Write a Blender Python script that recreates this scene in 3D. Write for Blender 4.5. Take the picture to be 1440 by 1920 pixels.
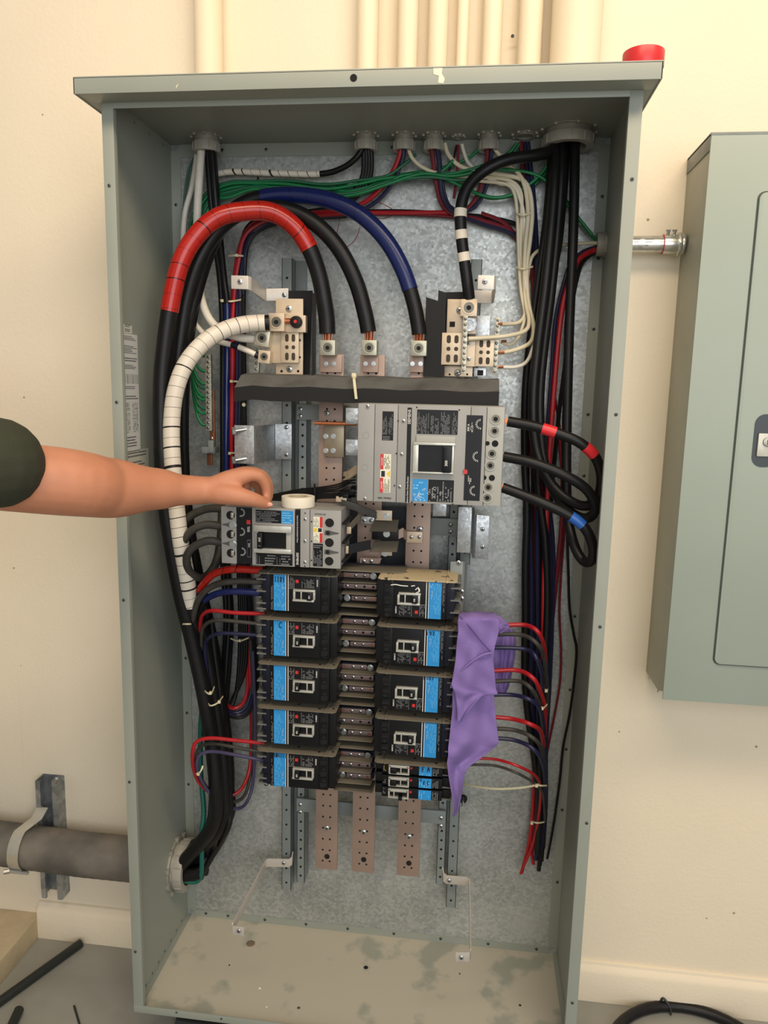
import bpy, bmesh, math, random
from mathutils import Vector, Matrix
random.seed(7)
for o in list(bpy.data.objects): bpy.data.objects.remove(o)
C = bpy.context.scene.collection
S = bpy.context.scene
# ------------------------------------------------------------ camera
CP = Vector((.224, -1.399, 1.4986)); YAW, PITCH, ROLL, F = .11865, .16165, .02235, 1399.2
_f = Vector((-math.sin(YAW)*math.cos(PITCH), math.cos(YAW)*math.cos(PITCH), -math.sin(PITCH)))
_r0 = Vector((math.cos(YAW), math.sin(YAW), 0)); _u0 = _r0.cross(_f)
_r = _r0*math.cos(ROLL)+_u0*math.sin(ROLL); _u = _u0*math.cos(ROLL)-_r0*math.sin(ROLL)
cam = bpy.data.cameras.new('camera'); co = bpy.data.objects.new('camera', cam); C.objects.link(co)
cam.sensor_fit = 'VERTICAL'; cam.sensor_height = 24; cam.lens = F/1920*24; cam.clip_start = .02
co.matrix_world = Matrix(((_r.x, _u.x, -_f.x, CP.x), (_r.y, _u.y, -_f.y, CP.y), (_r.z, _u.z, -_f.z, CP.z), (0, 0, 0, 1)))
S.camera = co
# ------------------------------------------------------------ world, lights, exposure
def lin(c): return tuple((v/255/12.92 if v/255 <= .04045 else ((v/255+.055)/1.055)**2.4) for v in c)
w = bpy.data.worlds.new('world'); S.world = w; w.use_nodes = True
w.node_tree.nodes['Background'].inputs[0].default_value = (1.0, .95, .88, 1); w.node_tree.nodes['Background'].inputs[1].default_value = .40
def area(name, loc, tgt, sx, sy, power, col):
    l = bpy.data.lights.new(name, 'AREA'); l.shape = 'RECTANGLE'; l.size = sx; l.size_y = sy; l.energy = power; l.color = col
    o = bpy.data.objects.new(name, l); C.objects.link(o); o.location = loc
    o.rotation_euler = (Vector(tgt)-Vector(loc)).to_track_quat('-Z', 'Y').to_euler()
    return o
area('ceiling_lamp_row', (.6, -1.5, 3.3), (.1, .2, 1.3), 2.6, .5, 50, (1.0, .80, .58))
area('open_bay_door', (1.2, -3.6, 1.9), (0, .2, 1.0), 3.0, 2.2, 62, (.93, .96, 1.0))
S.view_settings.view_transform = 'Standard'; S.view_settings.look = 'None'; S.view_settings.exposure = .12; S.view_settings.gamma = 1
# ------------------------------------------------------------ helpers
def ray(px, py): return _f + _r*((px-720)/F) - _u*((py-960)/F)
def at(px, py, Y): d = ray(px, py); return CP + d*((Y-CP.y)/d.y)
def atx(px, py, X): d = ray(px, py); return CP + d*((X-CP.x)/d.x)
def atz(px, py, Z): d = ray(px, py); return CP + d*((Z-CP.z)/d.z)
def pix(v): d = Vector(v)-CP; z = d.dot(_f); return Vector((720+F*d.dot(_r)/z, 960-F*d.dot(_u)/z))
MATS = {}
def M(name, col, rough=.5, metal=0.0, var=0.0, vs=20, bump=0.0, bs=200, col2=None, thr=None, spec=None):
    if name in MATS: return MATS[name]
    m = bpy.data.materials.new(name); m.use_nodes = True; N = m.node_tree.nodes; L = m.node_tree.links; b = N['Principled BSDF']
    c = lin(col)+(1,); b.inputs['Base Color'].default_value = c; b.inputs['Roughness'].default_value = rough; b.inputs['Metallic'].default_value = metal
    if spec is not None: b.inputs['Specular IOR Level'].default_value = spec
    tc = N.new('ShaderNodeTexCoord')
    if var or col2:
        n = N.new('ShaderNodeTexNoise'); n.inputs['Scale'].default_value = vs; n.inputs['Detail'].default_value = 5; L.new(tc.outputs['Object'], n.inputs['Vector'])
        r = N.new('ShaderNodeValToRGB'); L.new(n.outputs['Fac'], r.inputs[0]); L.new(r.outputs[0], b.inputs['Base Color'])
        e = r.color_ramp.elements
        if col2:
            t = thr or (.4, .6); e[0].position, e[1].position = t; e[0].color = c; e[1].color = lin(col2)+(1,)
        else:
            e[0].position, e[1].position = .3, .7
            e[0].color = tuple(x*(1-var) for x in c[:3])+(1,); e[1].color = tuple(min(1, x*(1+var)) for x in c[:3])+(1,)
    if bump:
        n2 = N.new('ShaderNodeTexNoise'); n2.inputs['Scale'].default_value = bs; n2.inputs['Detail'].default_value = 3; L.new(tc.outputs['Object'], n2.inputs['Vector'])
        bp = N.new('ShaderNodeBump'); bp.inputs['Strength'].default_value = bump; bp.inputs['Distance'].default_value = .003; L.new(n2.outputs['Fac'], bp.inputs['Height']); L.new(bp.outputs[0], b.inputs['Normal'])
    MATS[name] = m; return m
def galv(name, c1, c2, metal=.55, rough=.42, scale=90, cloud=.12):
    m = M(name, c1, rough, metal); N = m.node_tree.nodes; L = m.node_tree.links; b = N['Principled BSDF']
    tc = N['Texture Coordinate']; v = N.new('ShaderNodeTexVoronoi'); v.inputs['Scale'].default_value = scale; L.new(tc.outputs['Object'], v.inputs['Vector'])
    n = N.new('ShaderNodeTexNoise'); n.inputs['Scale'].default_value = 4; n.inputs['Detail'].default_value = 6; L.new(tc.outputs['Object'], n.inputs['Vector'])
    sp = N.new('ShaderNodeSeparateColor'); L.new(v.outputs['Color'], sp.inputs[0])
    ad = N.new('ShaderNodeMath'); ad.operation = 'MULTIPLY_ADD'; L.new(sp.outputs[0], ad.inputs[0]); ad.inputs[1].default_value = .28; L.new(n.outputs['Fac'], ad.inputs[2])
    r = N.new('ShaderNodeValToRGB'); r.color_ramp.elements[0].position = .35; r.color_ramp.elements[1].position = .85
    r.color_ramp.elements[0].color = lin(c1)+(1,); r.color_ramp.elements[1].color = lin(c2)+(1,); L.new(ad.outputs[0], r.inputs[0]); L.new(r.outputs[0], b.inputs['Base Color'])
    rr = N.new('ShaderNodeMapRange'); L.new(sp.outputs[1], rr.inputs[0]); rr.inputs[3].default_value = rough-.08; rr.inputs[4].default_value = rough+.12; L.new(rr.outputs[0], b.inputs['Roughness'])
    return m
def wrap(name, col, seam, pitch=.022, width=.10, rough=.3, thick=.25):      # spirally wrapped tape: thin seams, here and there a wide one
    m = M(name, col, rough); N = m.node_tree.nodes; L = m.node_tree.links; b = N['Principled BSDF']
    uv = N.new('ShaderNodeUVMap'); s = N.new('ShaderNodeSeparateXYZ'); L.new(uv.outputs[0], s.inputs[0])
    def mt(op, a, bb, c=None):
        x = N.new('ShaderNodeMath'); x.operation = op
        for i, q in enumerate((a, bb, c)):
            if q is None: continue
            if isinstance(q, (int, float)): x.inputs[i].default_value = q
            else: L.new(q, x.inputs[i])
        return x.outputs[0]
    sk = mt('MULTIPLY_ADD', mt('SINE', mt('MULTIPLY', s.outputs[0], 6.283), 0), .18, mt('MULTIPLY', s.outputs[1], 1/pitch))
    fr = mt('FRACT', sk, 0); cell = mt('FLOOR', sk, 0)
    wn = N.new('ShaderNodeTexWhiteNoise'); wn.noise_dimensions = '1D'; L.new(cell, wn.inputs['W'])
    wid = mt('MULTIPLY_ADD', mt('POWER', wn.outputs['Value'], 5), thick, width*.4)
    msk = mt('LESS_THAN', fr, wid)
    mx = N.new('ShaderNodeMix'); mx.data_type = 'RGBA'; L.new(msk, mx.inputs[0]); mx.inputs[6].default_value = lin(col)+(1,); mx.inputs[7].default_value = lin(seam)+(1,)
    L.new(mx.outputs[2], b.inputs['Base Color']); return m
class MB:
    def __init__(s): s.v = []; s.f = []; s.uv = {}; s.m = None
    def add(s, vs, fs, uvs=None):
        k = len(s.v)
        for i, p in enumerate(vs):
            s.v.append(tuple(s.m @ Vector(p)) if s.m else tuple(p))
            if uvs: s.uv[k+i] = uvs[i]
        for f in fs: s.f.append(tuple(i+k for i in f))
        return s
    def box(s, x0, x1, y0, y1, z0, z1):
        if x0 > x1: x0, x1 = x1, x0
        if y0 > y1: y0, y1 = y1, y0
        if z0 > z1: z0, z1 = z1, z0
        return s.add([(x0,y0,z0),(x1,y0,z0),(x1,y1,z0),(x0,y1,z0),(x0,y0,z1),(x1,y0,z1),(x1,y1,z1),(x0,y1,z1)],
            [(0,3,2,1),(4,5,6,7),(0,1,5,4),(1,2,6,5),(2,3,7,6),(3,0,4,7)])
    def pbox(s, x0, y0, x1, y1, Yf, Yb):                # a box whose front face fills this much of the photograph at depth Yf
        xc, yc = (x0+x1)/2, (y0+y1)/2
        return s.box(at(x0, yc, Yf).x, at(x1, yc, Yf).x, Yf, Yb, at(xc, y1, Yf).z, at(xc, y0, Yf).z)
    def prism(s, poly, d0, d1, axis='y'):                # poly in the other two axes
        n = len(poly)
        def p(a, b, d): return {'y': (a, d, b), 'x': (d, a, b), 'z': (a, b, d)}[axis]
        return s.add([p(a, b, d0) for a, b in poly]+[p(a, b, d1) for a, b in poly],
            [tuple(range(n)), tuple(range(2*n-1, n-1, -1))]+[(i, i+n, (i+1) % n+n, (i+1) % n) for i in range(n)])
    def cyl(s, p0, p1, r0, r1=None, seg=16, caps=True):
        r1 = r0 if r1 is None else r1; p0 = Vector(p0); p1 = Vector(p1); d = (p1-p0).normalized()
        a = d.orthogonal().normalized(); b = d.cross(a); vs = []
        for p, r in ((p0, r0), (p1, r1)):
            for i in range(seg): t = 2*math.pi*i/seg; vs.append(p+(a*math.cos(t)+b*math.sin(t))*r)
        fs = [(i, (i+1) % seg, (i+1) % seg+seg, i+seg) for i in range(seg)]
        if caps: fs += [tuple(range(seg-1, -1, -1)), tuple(range(seg, 2*seg))]
        return s.add(vs, fs)
    def ring(s, c, ax, ro, ri, h, seg=20):               # annular prism
        c = Vector(c); ax = Vector(ax).normalized(); a = ax.orthogonal().normalized(); b = ax.cross(a); vs = []
        for r, k in ((ro, 0), (ro, h), (ri, h), (ri, 0)):
            for i in range(seg): t = 2*math.pi*i/seg; vs.append(c+ax*k+(a*math.cos(t)+b*math.sin(t))*r)
        fs = []
        for q in range(4):
            for i in range(seg): j = (i+1) % seg; fs.append((q*seg+i, q*seg+j, ((q+1) % 4)*seg+j, ((q+1) % 4)*seg+i))
        return s.add(vs, fs)
    def tube(s, pts, r, seg=10, caps=True, v0=0.0, flat=1.0):
        n = len(pts); t = [(pts[min(i+1, n-1)]-pts[max(i-1, 0)]).normalized() for i in range(n)]
        a = t[0].orthogonal().normalized(); vs = []; uv = []; L = v0
        for i in range(n):
            a = (a-t[i]*a.dot(t[i])).normalized(); b = t[i].cross(a)
            if i: L += (pts[i]-pts[i-1]).length
            rr = r[i] if isinstance(r, list) else r
            for k in range(seg): q = 2*math.pi*k/seg; vs.append(pts[i]+(a*math.cos(q)+b*math.sin(q)*flat)*rr); uv.append((k/seg, L))
        fs = [(i*seg+k, i*seg+(k+1) % seg, (i+1)*seg+(k+1) % seg, (i+1)*seg+k) for i in range(n-1) for k in range(seg)]
        if caps: fs += [tuple(range(seg-1, -1, -1)), tuple(range((n-1)*seg, n*seg))]
        return s.add(vs, fs, uv)
    def strip(s, pts, w, th, side):                      # flat bar of width w (along side) and thickness th bent along pts
        side = Vector(side).normalized(); n = len(pts); vs = []
        for i in range(n):
            t = (pts[min(i+1, n-1)]-pts[max(i-1, 0)]).normalized(); nr = t.cross(side).normalized()
            for a, b in ((-1, -1), (1, -1), (1, 1), (-1, 1)): vs.append(pts[i]+side*(w/2*a)+nr*(th/2*b))
        fs = [(i*4+k, i*4+(k+1) % 4, i*4+4+(k+1) % 4, i*4+4+k) for i in range(n-1) for k in range(4)]+[(3, 2, 1, 0), tuple(range(n*4-4, n*4))]
        return s.add(vs, fs)
    def mesh(s, name, mat, off=Vector((0,0,0)), bev=0, smooth=False):
        me = bpy.data.meshes.new(name); me.from_pydata([tuple(Vector(p)-off) for p in s.v], [], s.f)
        if s.uv:
            l = me.uv_layers.new(name='UVMap')
            for lp in me.loops: l.data[lp.index].uv = s.uv.get(lp.vertex_index, (0, 0))
        bm = bmesh.new(); bm.from_mesh(me); bmesh.ops.recalc_face_normals(bm, faces=bm.faces)
        if bev:
            es = [e for e in bm.edges if len(e.link_faces) == 2 and e.calc_face_angle(0) > .6]
            bmesh.ops.bevel(bm, geom=es, offset=bev, segments=2, affect='EDGES', clamp_overlap=True, profile=.6)
        for f in bm.faces: f.smooth = smooth or bool(bev)
        if smooth or bev:
            for e in bm.edges:
                if len(e.link_faces) == 2 and e.calc_face_angle(0) > .7: e.smooth = False
        bm.to_mesh(me); bm.free(); me.materials.append(mat); return me
OFF = {}
def obj(name, mb, mat, parent=None, bev=0, smooth=False, label=None):
    off = OFF.get(parent.name, Vector((0,0,0))) if parent else Vector((0,0,0))
    me = mb if isinstance(mb, bpy.types.Mesh) else mb.mesh(name, mat, off, bev, smooth)
    o = bpy.data.objects.new(name, me); C.objects.link(o)
    if parent: o.parent = parent; OFF[o.name] = off
    if label: o['label'] = label
    return o
def inst(name, me, parent, loc, rot=(0,0,0), sc=1):
    o = bpy.data.objects.new(name, me); C.objects.link(o); o.parent = parent
    o.location = Vector(loc)-OFF[parent.name]; o.rotation_euler = rot
    if sc != 1: o.scale = (sc,)*3
    OFF[o.name] = OFF[parent.name]; return o
def tag(o, label, cat, group=None):
    o['label'] = label; o['category'] = cat
    if group: o['group'] = group
    return o
def thing(name, label, cat, loc=(0,0,0), group=None):
    o = bpy.data.objects.new(name, None); C.objects.link(o); o.empty_display_size = .02; o.location = loc; OFF[o.name] = Vector(loc); return tag(o, label, cat, group)
def struct(name, mb, mat, parent=None, **k):
    o = obj(name, mb, mat, parent, **k)
    if not parent: o['kind'] = 'structure'; OFF[o.name] = Vector((0,0,0))
    return o
def copy_tree(o, parent=None, dz=None):
    c = o.copy(); C.objects.link(c); c.parent = parent
    for ch in o.children: copy_tree(ch, c)
    return c
def P(s):                                                # "x,y,Y x,y,Y" -> points
    out = []; Y = 0
    for t in s.split():
        if t[0] == 'B':
            dy, dz = [float(q) for q in t[1:].split(',')]; out += [Vector((-.405, YC+dy, ZC+dz+.012)), Vector((-.450, YC+dy, ZC+dz)), Vector((-.478, YC+dy, ZC+dz))]; continue
        a = [float(q) for q in t.split(',')]
        if len(a) > 2: Y = a[2]
        out.append(at(a[0], a[1], Y))
    return out
def spl(pts, step=.008):
    if len(pts) < 3: return pts
    q = [pts[0]*2-pts[1]]+pts+[pts[-1]*2-pts[-2]]; out = []
    for i in range(1, len(q)-2):
        n = max(2, int((q[i+1]-q[i]).length/step))
        a, b, c, d = q[i-1], q[i], q[i+1], q[i+2]
        for k in range(n):
            t = k/n; out.append(.5*((2*b)+(c-a)*t+(2*a-5*b+4*c-d)*t*t+(3*b-a-3*c+d)*t*t*t))
    out.append(pts[-1]); return out
def nearest(pts, xy):
    v = Vector(xy); return min(range(len(pts)), key=lambda i: (pix(pts[i])-v).length)
def cable(name, label, path, r, mat, group=None, bands=(), cat='cable', seg=10, copper=False, parent=None):
    pts = spl(P(path) if isinstance(path, str) else path)
    t = obj(name, MB().tube(pts, r, seg), mat, parent, smooth=True)
    if not parent: tag(t, label, cat, group); OFF[t.name] = Vector((0,0,0))
    for b in bands:
        i, j = sorted((nearest(pts, b[0]), nearest(pts, b[1])))
        if j-i < 2: j = i+2
        obj(b[3], MB().tube(pts[i:j+1], r*1.07+.0002, seg+4), b[2], t, smooth=True, label=b[4] if len(b) > 4 else None)
    return t
def text(s, p, size, mat, parent, rot=0, name='lettering', ext=.0002, ax='y'):
    cu = bpy.data.curves.new('t', 'FONT'); cu.body = s; cu.size = size; cu.align_x = 'CENTER'; cu.align_y = 'CENTER'; cu.extrude = ext; cu.resolution_u = 2; cu.offset = size*.012
    o = bpy.data.objects.new('t', cu); C.objects.link(o); dg = bpy.context.evaluated_depsgraph_get(); me = bpy.data.meshes.new_from_object(o.evaluated_get(dg))
    bpy.data.objects.remove(o); me.name = name
    Mx = Matrix.Translation(Vector(p)-OFF[parent.name]) @ Matrix.Rotation(rot, 4, 'Y') @ Matrix.Rotation(math.pi/2, 4, 'X')
    me.transform(Mx); me.materials.clear(); me.materials.append(mat)
    return obj(name, me, mat, parent)
def scribble(strokes, c, w, h, mat, parent, name='handwriting', th=.0009):   # pen strokes in a -1..1 box in the x-z plane
    mb = MB()
    for st in strokes: mb.tube(spl([Vector((c[0]+x*w, c[1], c[2]+z*h)) for x, z in st], .002), th, 5, flat=1)
    return obj(name, mb, mat, parent)
def fine(x0, x1, z0, z1, Y, rows, mat, parent, vert=False, name='fine_print', fill=.8, th=.45):
    mb = MB(); d = .00025
    if vert: a0, a1, b0, b1 = z0, z1, x0, x1
    else: a0, a1, b0, b1 = x0, x1, z0, z1
    h = (b1-b0)/rows
    for i in range(rows):
        a = a0; e = a0+(a1-a0)*random.uniform(.6, 1)
        while a < e:
            l = random.uniform(.0015, .005); q = min(e, a+l)
            if random.random() < fill:
                if vert: mb.box(b0+h*i, b0+h*(i+th), Y-d, Y, a, q)
                else: mb.box(a, q, Y-d, Y, b0+h*i, b0+h*(i+th))
            a = q+.0008
    return obj(name, mb, mat, parent)
# ------------------------------------------------------------ materials
GREY = (158, 166, 153)
enc = M('enclosure_paint', (148, 153, 142), .45, 0, .03, 6, .06, 500)
dusty = M('dusty_enclosure_floor', (186, 180, 162), .8, 0, col2=(156, 158, 144), vs=8, thr=(.55, .62))
zinc = galv('zinc_plate', (150, 154, 156), (190, 193, 193), .7, .34, 200)
pan = galv('galvanised_pan', (146, 150, 148), (198, 201, 197), .5, .38, 170)
rail = M('grey_rail', (136, 143, 140), .5, .1, .05, 30)
steel = M('screw_steel', (190, 192, 190), .28, .9)
dark = M('dark_hole', (16, 16, 17), .9)
dull = M('dull_screw', (96, 98, 94), .45, .6)
blk = M('black_jacket', (19, 19, 20), .42, 0, .2, 60, spec=.32)
blk2 = M('dusty_black_jacket', (58, 55, 50), .55, 0, .25, 40)
redw = M('red_jacket', (168, 26, 34), .35, 0, .1, 40)
dred = M('dusty_red_jacket', (112, 20, 32), .45, 0, .15, 40)
blu = M('blue_jacket', (28, 30, 62), .4, 0, .15, 40)
grn = M('green_jacket', (18, 118, 66), .4, 0, .1, 40)
dgrn = M('dark_green_jacket', (22, 78, 54), .45, 0, .1, 40)
teal = M('teal_jacket', (14, 92, 80), .45)
wht = M('white_jacket', (222, 216, 202), .4, 0, .05, 40)
crm = M('cream_jacket', (214, 204, 176), .45, 0, .06, 40)
copper = M('copper', (196, 120, 84), .35, .85, .15, 80)
bus = M('tinned_copper', (162, 139, 125), .45, .3, .10, 12, .05, 300)
busb = M('bright_copper_plate', (202, 184, 158), .4, .3, .12, 25)
lugm = M('lug_aluminium', (196, 190, 170), .35, .8, .08, 60)
insul = M('black_insulation_sheet', (22, 22, 22), .6, spec=.3)
rubber = M('dusty_rubber_channel', (96, 96, 93), .7, 0, col2=(72, 72, 70), vs=16, thr=(.45, .75))
ties = M('nylon_tie', (214, 206, 170), .45)
redt = wrap('red_tape', (168, 30, 20), (60, 8, 8), .03, .05, .22, .12)
blut = wrap('blue_tape', (20, 32, 84), (12, 16, 50), .035, .03, .25, .05)
whtt = wrap('white_tape', (222, 214, 198), (34, 30, 26), .021, .10, .38, .30)
redb = M('red_band', (214, 44, 50), .35); blub = M('blue_band', (36, 92, 172), .35); whtb = M('white_band', (220, 212, 196), .5)
bgrey = M('breaker_grey', (152, 151, 147), .5, 0, .04, 20)
bgrey2 = M('breaker_grey_trim', (166, 166, 158), .45)
bblk = M('breaker_black', (13, 14, 17), .38, 0, .1, 20, spec=.3)
bnavy = M('breaker_navy', (16, 19, 36), .4, spec=.3)
tan = M('dusty_barrier', (106, 99, 85), .75, 0, .15, 18)
tan2 = M('thick_dust_barrier', (184, 168, 134), .85, 0, col2=(44, 42, 36), vs=38, thr=(.60, .63))
labb = M('blue_label', (38, 140, 206), .35, 0, .08, 50)
labw = M('white_print', (215, 215, 210), .6)
labg = M('grey_print', (120, 122, 122), .6)
labk = M('black_label', (16, 17, 20), .4, spec=.3)
esc = M('silver_escutcheon', (196, 196, 186), .35, .5, .1, 60)
redp = M('red_button', (200, 44, 40), .4)
ink = M('marker_ink', (14, 18, 34), .5)
cream = M('cream_paper', (228, 224, 200), .6)
yel = M('yellow_label', (222, 196, 60), .5)
Dp = .318; Hh = .4825; ZB = .110; ZT = 2.038; ZL = 1.998
# ------------------------------------------------------------ small shared meshes
def screw_mesh(name, r, kind='pan', mat=steel):
    mb = MB()
    if kind == 'pan': mb.cyl((0, 0, 0), (0, -r*.35, 0), r, r, 16).cyl((0, -r*.35, 0), (0, -r*.6, 0), r, r*.6, 16)
    if kind == 'hex': mb.cyl((0, 0, 0), (0, -r*.25, 0), r*1.25, r*1.25, 16).cyl((0, -r*.25, 0), (0, -r*1.0, 0), r, r*.95, 6)
    return mb.mesh(name, mat, smooth=True)
def slot_mesh(r): return MB().box(-r*.6, r*.6, -r*.63, -r*.5, -r*.13, r*.13).box(-r*.13, r*.13, -r*.63, -r*.5, -r*.6, r*.6).mesh('slot', dark)
SC = screw_mesh('screw', .0042); SCd = screw_mesh('screw', .004, mat=dull); BO = screw_mesh('bolt', .0062, 'hex'); SL = slot_mesh(.0042)
HOLE = MB().cyl((0, .0004, 0), (0, -.0004, 0), .0032, seg=12).mesh('bolt_hole', dark)
def screw(parent, p, sc=1, me=None, slot=True, rot=None):
    s = inst('screw', me or SC, parent, p, rot or (0, random.random()*3, 0), sc)
    if slot and parent.parent is None:
        c = bpy.data.objects.new('slot', SL); C.objects.link(c); c.parent = s; OFF[c.name] = OFF[s.name]
    return s
def bolt(parent, p, sc=1): return inst('bolt', BO, parent, p, (0, random.random(), 0), sc)
def hole(parent, p, sc=1): return inst('bolt_hole', HOLE, parent, p, sc=sc)
# ============================================================ SETTING
wallm = M('painted_wall', (232, 219, 194), .75, 0, .03, 3, .25, 120)
WALL = struct('wall_back', MB().box(-2.6, 2.2, Dp+.004, Dp+.12, -.02, 3.4), wallm)
floorm = M('painted_floor', (146, 145, 136), .55, 0, .12, 7, .05, 60)
struct('floor', MB().box(-2.6, 2.2, -5, Dp+.1, -.05, 0), floorm)
prof = [(Dp+.004, .0), (Dp-.016, 0), (Dp-.016, .078), (Dp-.012, .088), (Dp-.004, .094), (Dp-.003, .101), (Dp+.004, .103)]
bb = struct('baseboard_back', MB().prism(prof, -.905, 2.2, 'x'), wallm, bev=.001)
curbm = M('dusty_concrete', (196, 180, 148), .85, 0, .12, 12, .3, 80)
struct('trim_1', MB().prism([(Dp+.004, 0), (-1.4, 0), (-1.4, .052), (-1.39, .062), (Dp+.004, .062)], -2.4, -.905, 'x'), curbm, bev=.004)
# dirt specks and dings on the wall
dingm = M('wall_ding', (168, 150, 122), .9); mb = MB()
for q in [(45,745,2.5),(80,215,2),(26,1065,2.5),(39,1248,1.5),(1161,1372,2),(1418,1400,3),(1215,412,3),(1376,1712,3),(1325,1722,2)]:
    p = at(q[0], q[1], Dp+.004); mb.cyl(p, p-Vector((0, .0006, 0)), q[2]*.0011, q[2]*.0006, 7)
obj('wall_ding', mb, dingm, WALL)['kind'] = 'stuff'
q0, q1 = at(14, 960, Dp+.004), at(40, 1420, Dp+.004); xx_ = (q0.x+q1.x)/2
obj('wall_seam', MB().box(xx_, xx_+.004, Dp+.0032, Dp+.0042, .11, 1.6), wallm, WALL)
# ============================================================ ENCLOSURE
E_ = thing('electrical_enclosure', 'tall open grey steel electrical cabinet without its door, mounted on the cream wall', 'cabinet', (0, Dp, ZB))
T = .002
obj('side_panel', MB().box(-Hh, -Hh+T, 0, Dp, ZB, ZT), enc, E_); obj('side_panel', MB().box(Hh-T, Hh, 0, Dp, ZB, ZT), enc, E_)
obj('back_panel', MB().box(-Hh+T, Hh-T, Dp-.003, Dp, ZB, ZT), pan, E_)
obj('top_panel', MB().box(-Hh, Hh, 0, Dp, ZT-T, ZT), enc, E_)
obj('bottom_panel', MB().box(-Hh, Hh, 0, Dp, ZB, ZB+T), dusty, E_, label='cabinet floor covered in tan dust with wiped patches')
fl = .0225
for sx in (-1, 1):
    x0, x1 = sorted((sx*Hh, sx*(Hh-fl)))
    f = obj('front_flange', MB().box(x0, x1, -.0015, .001, ZB, ZT-.001).box(min(x1*1 if sx < 0 else x0, 9), (x1 if sx < 0 else x0)+sx*.0015, .001, .012, ZB, ZT-.004), enc, E_, bev=.0005)
obj('front_flange', MB().box(-Hh, Hh, -.0018, .0012, ZB-.001, ZB+.016), enc, E_, bev=.0005)
obj('front_flange', MB().box(-Hh+.002, Hh-.002, -.0012, .0012, ZL, ZT), enc, E_, bev=.0005)
hd = MB().box(-.509, .501, -.05, Dp, 2.031, 2.0345).box(-.509, .501, -.05, -.0475, 2.006, 2.033).box(-.509, -.5065, -.05, Dp, 2.006, 2.033).box(.4985, .501, -.05, Dp, 2.006, 2.033).box(-.507, .499, -.048, -.002, 2.0075, 2.0095).box(-.507, -Hh, -.002, Dp, 2.0075, 2.0095).box(Hh, .499, -.002, Dp, 2.0075, 2.0095)
obj('rain_hood', hd, enc, E_, bev=.0006)
inst('bolt_hole', HOLE, E_, at(663, 146, -.0503), sc=1.9)
chip = M('paint_chip', (232, 222, 196), .8)
c0 = at(823, 142, -.0505); mb = MB(); mb.prism([(c0.x+a*.011, c0.z+b*.012) for a, b in [(-.9,1),(.5,1),(.4,.3),(.9,-.4),(.7,-1),(-.1,-.9),(0,0),(-.8,.2)]], -.0506, -.050)
obj('paint_chip', mb, chip, E_, label='pale bare patch in the grey paint of the hood edge')
obj('paint_chip', MB().prism([(at(331,161,-.05).x, at(331,161,-.05).z), (at(335,157,-.05).x, at(335,157,-.05).z), (at(330,167,-.05).x, at(330,167,-.05).z)], -.0506, -.05), chip, E_)
# corner angles on the back
for sx in (-1, 1):
    x0, x1 = sorted((sx*(Hh-T), sx*(Hh-.024)))
    obj('corner_angle', MB().box(x0, x1, Dp-.0055, Dp-.003, ZB+.02, ZT-.02), enc, E_)
obj('corner_angle', MB().box(-Hh+.024, Hh-.024, Dp-.006, Dp-.003, ZT-.034, ZT-.006).box(-Hh+.024, Hh-.024, Dp-.012, Dp-.003, ZT-.006, ZT-.002), enc, E_)
obj('corner_angle', MB().box(-Hh+.02, Hh-.02, Dp-.006, Dp-.003, ZB+.002, ZB+.02), enc, E_)
for q in [(205,348),(219,754),(232,1125),(243,1466),(254,1784)]: p = at(*q, -.0015); screw(E_, p, .8, SCd)
for q in [(1185,336),(1155,777),(1125,1175),(1100,1543),(1073,1880)]: p = at(*q, -.0015); screw(E_, p, .8, SCd)
for q in [(331,1898),(415,1910)]: screw(E_, at(*q, -.0018), .6, SCd)
for x in (-.40, -.31, -.19, -.04, .12, .25, .37): screw(E_, (x, -.0014, 2.019-.006), .7, SCd)
for x in (-.36, -.26, .02, .16, .3): screw(E_, (x, Dp-.006, ZT-.02), .9, SCd)
for z in (.32, .5, .68, .82, .98, 1.15, 1.3, 1.47, 1.63, 1.78, 1.9):
    for sx in (-1, 1): screw(E_, (sx*(Hh-.012), Dp-.0055, z+random.uniform(-.02, .02)), .9, SCd)
for x in (-.43, -.37, -.27, -.16, -.05, .07, .19, .31, .43): screw(E_, (x, Dp-.006, ZB+.013), .9, SCd)
for i in range(8):
    y = .02+.036*i
    for sx in (-1, 1): screw(E_, (sx*(Hh-T), y, ZB+.016), .8, SCd, rot=(0, 0, sx*math.pi/2))
for y in (.05, .13, .2, .27):
    for sx in (-1, 1): screw(E_, (sx*(Hh-T), y, ZT-.02), .8, SCd, rot=(0, 0, sx*math.pi/2))
# seam line at foot of the side panels
obj('seam_strip', MB().box(-Hh+T, -Hh+.012, .002, Dp-.005, ZB+T, ZB+.0035), enc, E_); obj('seam_strip', MB().box(Hh-.012, Hh-T, .002, Dp-.005, ZB+T, ZB+.0035), enc, E_)
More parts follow.
